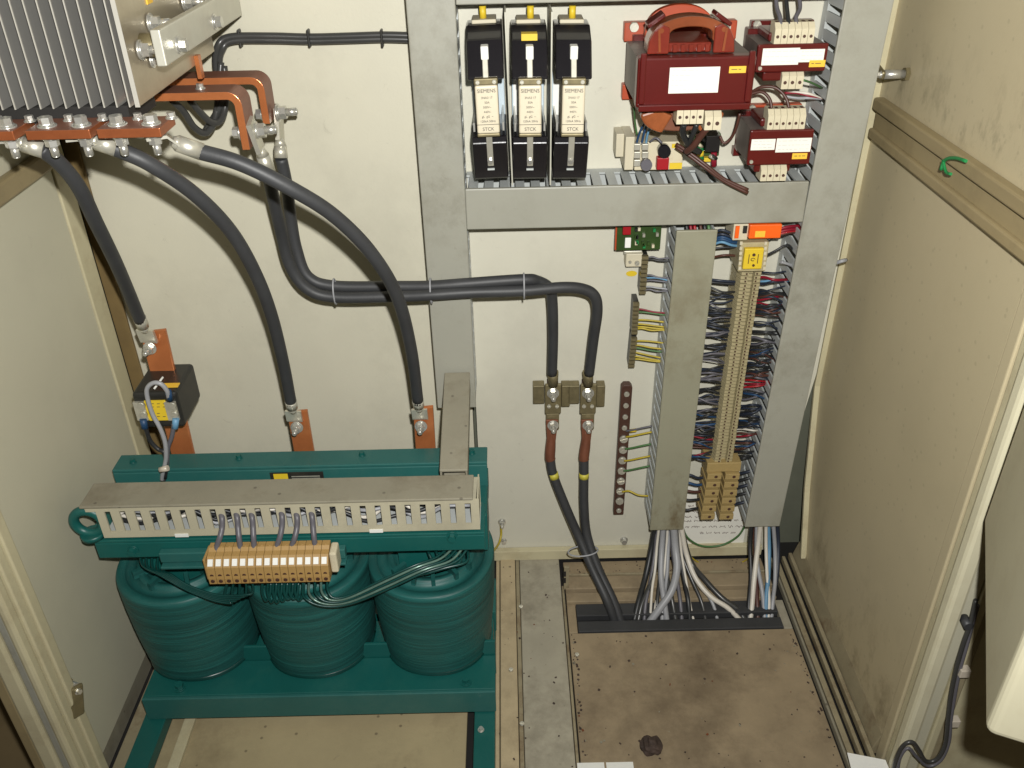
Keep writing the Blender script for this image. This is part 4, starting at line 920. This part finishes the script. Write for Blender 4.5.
pin_strip('upper narrow pin strip with grey wires, by the single terminal block', 645, 254, 642, 293, 9, [(258, 'wgrey', 0), (260, 'wblack', 1), (275, 'wgrey', 3), (278, 'lblue', 2), (281, 'wgrey', 1), (287, 'wlgrey', 2), (290, 'wgrey', 1)])
pin_strip('middle narrow pin strip with red and yellow wires', 636, 301, 634, 333, 8, [(309, 'wred', 4), (312, 'wgreen', 3), (320, 'wyg', 2), (324, 'wyg', 3), (327, 'wyg', 2), (329, 'wyg', 1)])
pin_strip('lower narrow pin strip with yellow green wires', 634, 336, 631, 366, 8, [(341, 'wyg', 2), (345, 'wyg', 4), (348, 'wgreen', 4), (352, 'wyg', 6), (356, 'wyg', 5), (359, 'wyg', 3)])
# earth bar
t = thing('earth_bar', 'brown earth bar with a column of screws on the wall', 'earth bar', at(620, 512, Y=-.004))
pa, pb = at(627, 388, Y=-.014), at(618.5, 515, Y=-.014)
MB().prism([pa+Vector((-.0070, 0, 0)), pa+Vector((-.004, 0, .004)), pa+Vector((.004, 0, .004)), pa+Vector((.0070, 0, 0)), pb+Vector((.0070, 0, 0)), pb+Vector((-.0070, 0, 0))], (0, .011, 0)).build('bar', 'brown', t, .001)
for i in range(12):
    inst(SCREW, 'screw', t, pa.lerp(pb, (i+.5)/12), orient((0, -1, 0), random.random()*3), 1.15 if i in (4, 5, 6, 7, 8, 9, 10) else .75)
for (y, m) in ((431, 'wgrey'), (437, 'wyg'), (449, 'wgreen'), (461, 'wyg'), (471, 'wgreen'), (492, 'wyg')):
    xs = 627-(y-388)*.066
    MB().tube(pts((xs+2, y, -.018), (xs+9, y-1, -.022), (xs+18, y-3+(6 if y > 480 else 0), -.026), (652-(y-430)*.06, y-5+(9 if y > 480 else 0), -.028)), .0013, 6, 4).build('wire', m, t)
MB().tube(pts((630, 431, -.018), (636, 430, -.021)), .0024, 8, 1).build('wire_end', 'yellow', t)

# ================================================================ TERMINAL COLUMN
t = thing('terminal_column', 'tall column of narrow cream terminals packed with dark, red and blue wires', 'terminal strip', at(721, 520, Y=-.004))
pa, pb = at(752.5, 268, Y=-.050), at(723, 466, Y=-.050)
n = 58; h = (pa-pb).length/n; wd = .0138
MB().prism([pa+Vector((-.012, .038, 0)), pa+Vector((.012, .038, 0)), pb+Vector((.012, .038, 0)), pb+Vector((-.012, .038, 0))], (0, .008, 0)).build('rail', 'zinc', t)
k = MB()
hz = h*.38
k.prism([(-wd, -.012+.050, 0), (-wd, -.004, 0), (-wd*.72, 0, 0), (-wd*.2, 0, 0), (-wd*.2, .004, 0), (wd*.2, .004, 0), (wd*.2, 0, 0), (wd*.72, 0, 0), (wd, -.004, 0), (wd, .038, 0)], (0, 0, hz*2))
k2 = k.mesh('terminal', 'cream')
k = MB(); k.prism([(-wd, .036, 0), (-wd, .010, 0), (-wd*.80, .0015, 0), (-wd*.25, 0, 0), (-wd*.22, .007, 0), (wd*.22, .007, 0), (wd*.25, 0, 0), (wd*.80, .0015, 0), (wd, .010, 0), (wd, .036, 0)], (0, 0, hz*2))
for sx in (-1, 1): k.box(sx*wd*.42-.0009, sx*wd*.42+.0009, -.0003, .001, hz*.5, hz*1.5, mi=1)
k2 = k.mesh('terminal', ['termcol', 'brown'])
for i in range(n): inst(k2, 'terminal', t, pa.lerp(pb, (i+.5)/n)+Vector((random.uniform(-.0003, .0003), random.uniform(-.0006, .0006)-(.0009 if i % 9 == 4 else 0), -hz)))
# larger brown terminals below
me = MB(); me.prism([(-.0092, 0, -.0046), (.0092, 0, -.0046), (.0092, 0, .0046), (-.0092, 0, .0046)], (0, .034, 0)); me.cyl((.002, -.0003, 0), (.002, .001, 0), .0024, 12, mi=1)
me = me.mesh('large_terminal', ['brownterm', 'brown'])
for col, (xt, yt, xb, yb) in enumerate(((714.5, 477, 708, 517), (732.5, 477, 726.5, 517))):
    a_, b_ = at(xt, yt, Y=-.056), at(xb, yb, Y=-.056)
    for i in range(6): inst(me, 'large_terminal', t, a_.lerp(b_, i/5), None, 1, .0006)
a = rY(707, 463, 741, 472, -.052); MB().box(a[0], a[1], -.052, -.014, a[2], a[3]).build('end_plate', 'brownterm', t, .001)
# head: yellow cover and orange relay
a = rY(743.5, 248, 762.5, 268.5, -.062); yc = MB().box(a[0], a[1], -.064, -.058, a[2], a[3]).build('yellow_cover', 'yellow', t, .001)
for (x, y, r_) in ((754, 255, .0018), (753.5, 265.5, .0015)):
    p = at(x, y, Y=-.0645); MB().cyl((p.x, -.0647, p.z), (p.x, -.064, p.z), r_, 12).build('dot', 'brown', yc)
b = MB(); p = at(753, 259.5, Y=-.0645); b.tube([p+Vector((.0022*math.cos(a_), -.0001, .0016*math.sin(a_))) for a_ in [i*.35 for i in range(16)]], .0004, 4, 1)
b.box(p.x-.005, p.x-.0043, -.0646, -.064, p.z-.005, p.z+.006); b.box(p.x+.005, p.x+.0057, -.0646, -.064, p.z-.005, p.z+.006); b.build('print', 'brown', yc)
a = rY(739, 242, 767, 271, -.056); MB().box(a[0], a[1], -.0575, -.014, a[2], a[3]).build('cover_base', 'termcol', t, .001)
b = MB()
for k_ in range(6):
    for x in (741, 765.5):
        p = at(x-k_*.3, 243+k_*5, Y=-.058); b.box(p.x-.0014, p.x+.0014, -.0592, -.0576, p.z-.0018, p.z+.0018)
b.build('clip_teeth', 'cream2', t)
a = rY(749, 224, 781, 238, -.060); o = MB().box(a[0], a[1], -.062, -.020, a[2], a[3]).build('orange_relay', 'orange', t, .0012)
a = rY(755, 231, 765, 237, -.0622); MB().box(a[0], a[1], -.0627, -.0621, a[2], a[3]).build('sticker', 'yellow_st', o)
a = rY(733, 224, 748, 240, -.055); MB().box(a[0], a[1], -.056, -.020, a[2], a[3]).build('relay_socket', 'cream', t, .001)
a = rY(735, 226, 739, 238, -.057); MB().box(a[0], a[1], -.0580, -.0562, a[2], a[3]).build('relay_lever', 'orange', t)
a = rY(743, 226, 747, 233, -.057); MB().box(a[0], a[1], -.0580, -.0562, a[2], a[3]).build('chip', 'ct_black', t)
# wires either side
def colx(y): return 752.5+(723-752.5)*(y-268)/198
palL = ['wblack', 'navy', 'wblack', 'navy', 'wblack', 'wgrey', 'navy', 'wblack']
def wirerow(side, y, m, r=.0013):
    pc = 11 if side < 0 else 12.5
    yc_ = (math.floor(y/pc)+.5)*pc
    dy1, dy2 = (yc_-y)*.75+random.uniform(-1.2, 1.2), random.uniform(-2, 2)
    if side < 0:
        xe = 716-(y-232)*.112-2; xs = colx(y)-11; w0 = -.036
        P = pts((xs+3, y, -.030), (xs-3, y+dy2*.3, w0), ((xs+xe)/2+random.uniform(-3, 3), y+dy1*.5+random.uniform(-1.5, 1.5), w0-random.uniform(0, .008)), (xe+2, y+dy1, -.036), (xe-6, y+dy1, -.034))
    else:
        xe = 803-(y-222)*.194; xs = colx(y)+11
        P = pts((xs-3, y, -.030), (xs+3, y+dy2*.3, -.036), ((xs+xe)/2+random.uniform(-3, 3), y+dy1*.5+random.uniform(-1.5, 1.5), -.040-random.uniform(0, .006)), (xe-3, y+dy1, -.034), (xe+4, y+dy1+1, -.032))
    MB().tube(P, r, 6, 4).build('wire', m, t)
y = 272
while y < 462:
    for side in (-1, 1):
        if side < 0:
            m = random.choice(palL)
            if 436 < y < 456: m = random.choice(['wred', 'wred', 'wbrown', 'navy', 'redp'])
            elif 412 < y < 424: m = random.choice(['blue', 'navy', 'wblack'])
        else:
            m = random.choice(palL)
            if 298 < y < 306 or 274 < y < 279: m = 'wred'
            elif 279 < y < 288: m = random.choice(['blue', 'navy', 'lblue'])
            elif 310 < y < 316: m = 'wbrown'
            elif 380 < y < 388: m = random.choice(['wred', 'redp'])
            elif 412 < y < 426: m = random.choice(['blue', 'navy', 'wblack'])
            elif 430 < y < 450: m = random.choice(['wred', 'wbrown', 'wbrown', 'wwhite'])
        if random.random() < (.86 if y > 370 else .62): wirerow(side, y+random.uniform(-.8, .8), m, random.choice((.0011, .0014, .0017)))
    y += 3.1
for k_ in range(70):
    y = random.uniform(290, 460); sd = random.choice((-1, 1)); yo = random.uniform(-9, 9); m = random.choice(['wblack', 'navy', 'wgrey', 'wblack', 'navy', 'blue', 'wbrown' if sd > 0 else 'wgrey'])
    xs = colx(y)+sd*11; xe = (716-(y-232)*.112-2) if sd < 0 else 803-(y-222)*.194
    MB().tube(pts((xs-sd*2, y, -.032), (xs+sd*5, y+yo*.15, -.042), ((xs+xe)/2, y+yo*.4+random.uniform(-3, 3), -.047), (xe-sd*3, y+yo, -.042), (xe+sd*4, y+yo, -.034)), random.choice((.0009, .0011, .0013)), 6, 4).build('wire', m, t)
for y, m in ((248, 'wblack'), (256, 'wbrown')): wirerow(-1, y, m, .0014)
for y, m in ((231, 'navy'), (235, 'navy'), (240, 'blue'), (243, 'lblue'), (238, 'blue')): MB().tube(pts((738, y+3, -.04), (731, y+2, -.045), (722, y-1, -.045), (714, y+1, -.040), (708, y+1, -.036)), .0016, 6, 4).build('wire', m, t)
for y, m in ((228, 'wred'), (231, 'wred'), (234, 'wbrown'), (233, 'redp')): MB().tube(pts((779, y+1, -.045), (787, y-1, -.045), (795, y-2, -.042), (803, y-2, -.036)), .0018, 6, 4).build('wire', m, t)
MB().tube(pts((765, 256, -.045), (775, 251, -.048), (784, 246, -.048), (790, 246, -.046), (796, 256, -.040)), .0013, 6, 5).build('wire', 'wblack', t)
MB().tube(pts((764, 243, -.045), (772, 238, -.046), (780, 236, -.046), (795, 232, -.040)), .0012, 6, 5).build('wire', 'wblack', t)
MB().tube(pts((781, 262, -.055), (788, 264, -.052), (797, 268, -.042)), .0018, 6, 5).build('wire', 'wlgrey', t)
for i, y in enumerate((477, 484, 491, 499, 508)):
    wm = ('navy', 'blue', 'wbrown', 'wblack', 'wblack')[i]
    MB().tube(pts((706-i*1.5, y, -.035), (698-i*1.3, y+1, -.038), (690-i, y-2+i, -.038), (680-i, y-2, -.034)), .0019, 6, 4).build('wire', wm, t)
    MB().tube(pts((739-i*1.6, y-3, -.035), (747-i*1.6, y-5, -.040), (755-i*1.3, y-7, -.040), (764-i*1.2, y-6, -.034)), .0021, 6, 4).build('wire', 'wblack' if i % 2 else 'navy', t)
# red wires seen above the short duct
for x, m in ((690, 'wred'), (694, 'redp'), (686, 'wblack'), (700, 'wbrown'), (704, 'wblack'), (708, 'wgreen')):
    MB().tube(pts((x, 222, -.035), (x+1, 229, -.04), (x+2, 238, -.04)), .0019, 6, 3).build('wire', m, t)
# paper notice below the terminals
pn = thing('paper_note', 'white handwritten paper note stuck below the terminal column', 'paper', at(712, 545, Y=-.004))
a = rY(684, 486, 746, 546, -.0032); MB().box(a[0]-.004, a[1]+.002, -.0036, -.0028, a[2], a[3]).build('sheet', 'paper', pn)
b = MB()
for row, (y, xa, xb) in enumerate(((506, 688, 700), (512, 684, 694), (517, 684, 698), (521, 684, 742), (527, 685, 738), (533, 700, 736))):
    x = xa
    while x < xb:
        l = random.uniform(4, 9); P = []
        for j in range(int(l*2)): P.append(at(x+j*.5, y+random.uniform(-1.2, 1.2)-(x-xa)*.012, Y=-.0038))
        if len(P) > 1: b.tube(P, .00035, 4, 1)
        x += l+2
b.build('handwriting', 'wbrown', pn)

# ================================================================ CONTROL CABLES THROUGH THE FLOOR SLOT
def ccable(label, m, r, *P):
    o = MB().tube(pts(*P), r, 10, 6).build('control_cable', m); tag(o, label, 'cable', 'control cables dropping into the floor slot')
D = [
 ('black cable leftmost of those leaving the short duct', 'wblack', .0034, (656, 520, -.040), (652, 545, -.045), (646, 575, -.070), (639, 600, -.100), (634, 622, -.122)),
 ('dark grey cable second from left below the short duct', 'rubber_gl', .0030, (661, 520, -.036), (658, 550, -.050), (652, 580, -.080), (642, 604, -.105), (638, 622, -.122)),
 ('thin white cable between dark ones below the short duct', 'wwhite', .0016, (660, 520, -.050), (657, 545, -.055), (655, 570, -.075), (652, 590, -.095), (650, 622, -.122)),
 ('light lilac-grey cable in middle of the short duct bundle', 'wlgrey', .0034, (664, 520, -.046), (662, 545, -.052), (661, 575, -.078), (664, 600, -.105), (667, 622, -.122)),
 ('brown-grey cable hidden mid bundle below the short duct', 'rubber_gl', .0028, (667, 520, -.034), (666, 545, -.045), (667, 575, -.074), (672, 600, -.102), (676, 622, -.122)),
 ('thick pale grey cable curving left across the short duct bundle', 'wlgrey', .0044, (673, 520, -.050), (675, 545, -.058), (677, 568, -.078), (672, 590, -.100), (660, 608, -.114), (648, 624, -.124)),
 ('black cable with brown stripe in the short duct bundle', 'wblack', .0028, (678, 520, -.034), (679, 550, -.050), (684, 580, -.080), (688, 600, -.104), (690, 622, -.122)),
 ('thin beige cable at the right of the short duct bundle', 'wwhite', .0015, (679, 520, -.046), (681, 550, -.055), (686, 580, -.082), (690, 604, -.106), (694, 622, -.122)),
 ('cream white cable sweeping right from the short duct to the slot', 'wwhite', .0030, (680, 520, -.048), (686, 552, -.056), (695, 577, -.080), (710, 596, -.100), (728, 608, -.112), (742, 622, -.124)),
 ('dark cable sweeping right behind the cream white one', 'rubber_gl', .0034, (679, 520, -.030), (690, 560, -.050), (705, 580, -.076), (722, 598, -.098), (738, 610, -.110), (746, 622, -.122)),
 ('black cable leftmost of those leaving the right duct', 'wblack', .0026, (752, 522, -.040), (750, 545, -.050), (751, 575, -.076), (749, 600, -.102), (748, 622, -.122)),
 ('white cable crossing in front of the right duct bundle', 'wwhite', .0030, (761, 520, -.050), (758, 545, -.056), (754, 580, -.084), (752, 605, -.108), (750, 622, -.123)),
 ('pale grey cable second in the right duct bundle', 'wlgrey', .0026, (757, 522, -.044), (757, 560, -.064), (762, 590, -.094), (764, 608, -.110), (765, 622, -.123)),
 ('blue-grey cable in the middle of the right duct bundle', 'lblue', .0026, (768, 520, -.042), (769, 550, -.054), (768, 580, -.084), (766, 600, -.104), (766, 622, -.122)),
 ('thin white cable beside the blue-grey one under the right duct', 'wwhite', .0020, (766, 520, -.050), (766, 545, -.056), (767, 575, -.080), (769, 600, -.104), (768, 622, -.123)),
 ('pale cable rightmost of the right duct bundle', 'wlgrey', .0024, (773, 520, -.048), (775, 550, -.056), (775, 580, -.082), (773, 600, -.104), (771, 622, -.123)),
 ('orange-brown cable tucked behind the right duct bundle', 'wbrown', .0028, (754, 520, -.030), (755, 545, -.040), (756, 570, -.066), (757, 600, -.100), (758, 622, -.122)),
 ('dark blue cable tucked behind at right under the right duct', 'navy', .0026, (777, 520, -.034), (778, 545, -.045), (777, 575, -.072), (772, 600, -.100), (770, 622, -.122)),
]
nm_ = ('dusty grey', 'dark', 'silver', 'thin pale', 'smoky', 'thin dark')
for k_, (xt, xb, m, r_, lab) in enumerate(((657, 644, 'wgrey', .0022, 'dusty grey cable near the left of the short duct bundle'), (663, 656, 'rubber_gl', .0024, 'smoky dark cable just behind the lilac-grey one'), (669, 662, 'wlgrey', .0024, 'silver cable crossing left under the short duct'), (671, 682, 'wgrey', .0024, 'slate cable bending right under the short duct'), (676, 706, 'rubber_gl', .0022, 'slim dark cable fanning right below the short duct'), (678, 718, 'wlgrey', .0020, 'slim silver cable fanning farthest right below short duct'), (668, 654, 'wwhite', .0016, 'thin off-white cable woven through the short duct bundle'))):
    D.append((lab, m, r_, (xt, 520, -.038+.002*(k_ % 3)), (xt+(xb-xt)*.12, 548, -.050), (xt+(xb-xt)*.45+random.uniform(-2, 2), 578, -.078), (xt+(xb-xt)*.85, 602, -.104), (xb, 622, -.122)))
for d in D: ccable(d[0], d[1], d[2]*1.15, *d[3:])
tag(MB().tube(pts((682, 526, -.03), (688, 538, -.028), (702, 546, -.026), (722, 545, -.026), (738, 536, -.028), (746, 524, -.034)), .0014, 8, 6).build('earth_wire', 'wgreen'), 'green yellow wire looping between the two duct ends', 'wire')
tag(MB().tube(pts((683, 550, -.02), (700, 563, -.018), (722, 566, -.016), (740, 563, -.018), (752, 556, -.03)), .0010, 8, 6).build('earth_wire', 'wyg'), 'thin yellow wire loop lying just above the floor strips', 'wire')
# lip screws and left earth stud
g = thing('earth_wire', 'yellow green earth wire bolted to the wall right of the green transformer', 'wire', at(503, 540, Y=-.01))
MB().tube(pts((501, 526, -.012), (501, 536, -.016), (498, 545, -.03), (490, 554, -.07), (482, 560, -.12)), .0016, 8, 6).build('wire', 'wyg', g)
bolt(g, at(502, 522, Y=-.0025), (0, -1, 0), .75, True); bolt(g, at(504, 541, Y=-.0025), (0, -1, 0), .6)
q = thing('lip_bolt', 'single bolt on the plate above the floor, left of the short duct', 'bolt', at(624, 540, Y=-.0025)); bolt(q, at(624, 540, Y=-.0025), (0, -1, 0), .75, False, 'bolt_head')

# ================================================================ FLOOR DETAILS
bk = thing('floor_bracket', 'small worn steel bracket upright at the corner of floor plates', 'bracket', at(566, 585, Z=0))
p = at(566, 590, Z=.003); MB().box(p.x-.003, p.x+.004, p.y, p.y+.004, .0035, .045).build('upright', 'frame_worn', bk, .0006)
MB().box(p.x-.004, p.x-.0005, p.y-.002, p.y-.0003, .018, .026).build('clip', 'dark', bk); MB().box(p.x-.004, p.x-.0005, p.y-.002, p.y-.0003, .030, .038).build('clip', 'dark', bk)
for (x, y, z, nm) in ((511, 670, .0055, 'screw on the narrow cream floor strip beside green base'), (522, 724, .002, 'screw at the seam of floor strips near the bottom edge'), (577, 655, .0005, 'screw at the left edge of the dirty tan floor plate'), (521, 607, .002, 'screw at the seam of floor strips near the wall')):
    o = bpy.data.objects.new('floor_screw', SCREW); C.objects.link(o); o.location = at(x, y, Z=z); o.scale = (.6,)*3; tag(o, nm, 'screw')
gb = MB()
for k_ in range(300):
    if k_ < 80: x_, y_ = random.uniform(.072, .355), -.15-.26*random.random()**1.0
    elif k_ < 190: x_, y_ = random.choice((.0695+.006*random.random(), .352+.006*random.random())), random.uniform(-.40, -.15)
    elif k_ < 260: x_, y_ = random.uniform(.072, .345), random.uniform(-.045, -.014)
    else: x_, y_ = random.uniform(-.021, .060), random.uniform(-.40, -.02)
    z_ = .0002 if k_ < 190 else -.0018 if k_ < 260 else .0052 if x_ < -.002 else .0032
    r_ = random.choice((.0005, .0007, .0009, .0013)); a_ = random.random()*3
    u_ = Vector((math.cos(a_), math.sin(a_), 0))*r_; v_ = Vector((-math.sin(a_), math.cos(a_), 0))*r_*random.uniform(.4, 1)
    gb.obox((x_, y_, z_+r_*.3), u_, v_, (0, 0, r_*.4), mi=random.choice((0, 0, 0, 0, 0, 0, 1, 2, 2)))
o = gb.build('floor_grit', ['stone', 'rust', 'duct_dirty'], base=(.15, -.2, 0)); o['kind'] = 'stuff'; o['label'] = 'dark grit and crumbs scattered over the floor plates'; o['category'] = 'grit'
# small piece of debris
import bmesh
bm = bmesh.new(); bmesh.ops.create_icosphere(bm, subdivisions=3, radius=1)
for v in bm.verts:
    n_ = math.sin(v.co.x*5+1)*math.cos(v.co.y*4)*.12+math.sin(v.co.z*9+v.co.x*7)*.09+random.uniform(-.05, .05); v.co *= 1+n_; v.co = Vector((v.co.x*.0125, v.co.y*.0115, max(v.co.z, -.45)*.009))
me = bpy.data.meshes.new('debris_lump'); bm.to_mesh(me); bm.free(); me.materials.append(MATS['stone'])
o = bpy.data.objects.new('debris_lump', me); C.objects.link(o); o.location = at(651, 748, Z=.0)+Vector((0, 0, .0041)); tag(o, 'dark brown crumbly lump lying on the tan floor plate', 'debris')
for xa, xb, ya, nm in ((577, 604, 763, 'white paper slip at the bottom edge on tan floor'), (606, 633, 762.5, 'second white paper slip beside the first at the bottom edge')):
    p0, p1 = at(xa, ya, Z=.001), at(xb, ya, Z=.001)
    o = MB().box(p0.x, p1.x, p0.y-.06, p0.y, .0004, .0012).build('paper_slip', 'white'); tag(o, nm, 'paper')
p = at(862, 757, Z=.03)
o = MB().hexa([(p.x-.016, p.y-.05, .016), (p.x+.030, p.y-.06, .016), (p.x+.024, p.y-.004, .029), (p.x-.014, p.y+.006, .029), (p.x-.016, p.y-.05, .0168), (p.x+.030, p.y-.06, .0168), (p.x+.024, p.y-.004, .0298), (p.x-.014, p.y+.006, .0298)]).build('paper_slip', 'white'); tag(o, 'white paper sheet tucked at foot of the right door post', 'paper')
o = MB().tube(pts((806, 771, -.345), (812, 764, -.340), (822, 762, -.338), (833, 764, -.340), (839, 772, -.345)), .0026, 8, 6).build('cable_loop', 'rubber'); tag(o, 'small black cable loop on floor at the bottom edge', 'cable')

# ================================================================ LATCHES, DOOR CABLE
def latch(label, p, ax, arm, axis_len=.018, k=1.0):
    t = thing('latch', label, 'latch', p)
    a = Vector(ax).normalized(); p = Vector(p)
    MB().cyl(p, p+a*.004, .011*k, 6, smooth=False).build('rosette', 'tin_dull', t); MB().cyl(p+a*.004, p+a*axis_len, .0072*k, 16).build('spindle', 'zinc', t)
    d = Vector(arm).normalized(); s_ = a.cross(d)
    MB().obox(p+a*(axis_len+.0015)+d*.012*k, d*.018*k, s_*.0068*k, a*.0022).build('tongue', 'tin_dull', t, .002)
    bolt(t, p+a*(axis_len+.003), a, .5); return t
latch('steel cam latch on the lower left door post', at(61, 684, X=-.4690), (1, -.5, .1), (-.1, -.30, -1), .022, 1.0)
latch('shiny steel bolt latch projecting from the right panel above the rail', at(908, 74, X=.3995), (-1, 0, 0), (0, 1, .2), .024, .62)
dcab = thing('door_cable', 'black cable clipped along the right post, looping at the bottom edge', 'cable', at(940, 700, Y=-.383))
MB().tube(pts((893, 776, -.392), (896, 760, -.392), (903, 746, -.392), (912, 742, -.392), (919, 750, -.392), (926, 761, -.392), (937, 759, -.392), (945, 745, -.390), (948, 720, -.386), (951, 695, -.384), (956, 670, -.383), (963, 645, -.382), (970, 625, -.381), (976, 600, -.380)), .0021, 10, 6).build('sheath', 'rubber_gl', dcab)
MB().tube(pts((897, 776, -.388), (900, 758, -.388), (908, 748, -.388), (916, 756, -.388), (928, 766, -.388), (941, 760, -.388), (949, 742, -.386), (951, 720, -.383), (955, 695, -.381), (960, 670, -.380), (967, 645, -.379), (978, 605, -.378)), .0017, 10, 6).build('sheath', 'wgrey', dcab)
for (x, y) in ((963, 672), (953, 722)):
    p = at(x, y, Y=-.381); MB().box(p.x-.004, p.x+.006, -.3845, -.376, p.z-.005, p.z+.005).build('cable_clip', 'clearplastic', dcab, .001)
p = at(969, 627, Y=-.384); MB().cyl(p, p+Vector((0, .012, 0)), .0045, 12).build('cable_clip', 'rubber', dcab)
gt = MB().tube([at(941, 170, X=.381), at(945, 160, X=.3815), at(955, 158, X=.3815), at(966, 161, X=.3815)], .0016, 6, 4); gt.tube([at(943, 160, X=.381), at(946, 172, X=.3815), at(951, 174, X=.3815)], .0014, 6, 4)
tag(gt.build('tape_scrap', 'greent'), 'scrap of green tape on the right wall rail', 'tape')
o = MB().tube([at(836, 263, Y=-.045), at(842, 261, Y=-.05), at(846, 260, Y=-.045)], .0022, 8, 4).build('cable_tie', 'wlgrey'); tag(o, 'grey tie wrapped around the edge of the right duct', 'cable tie')
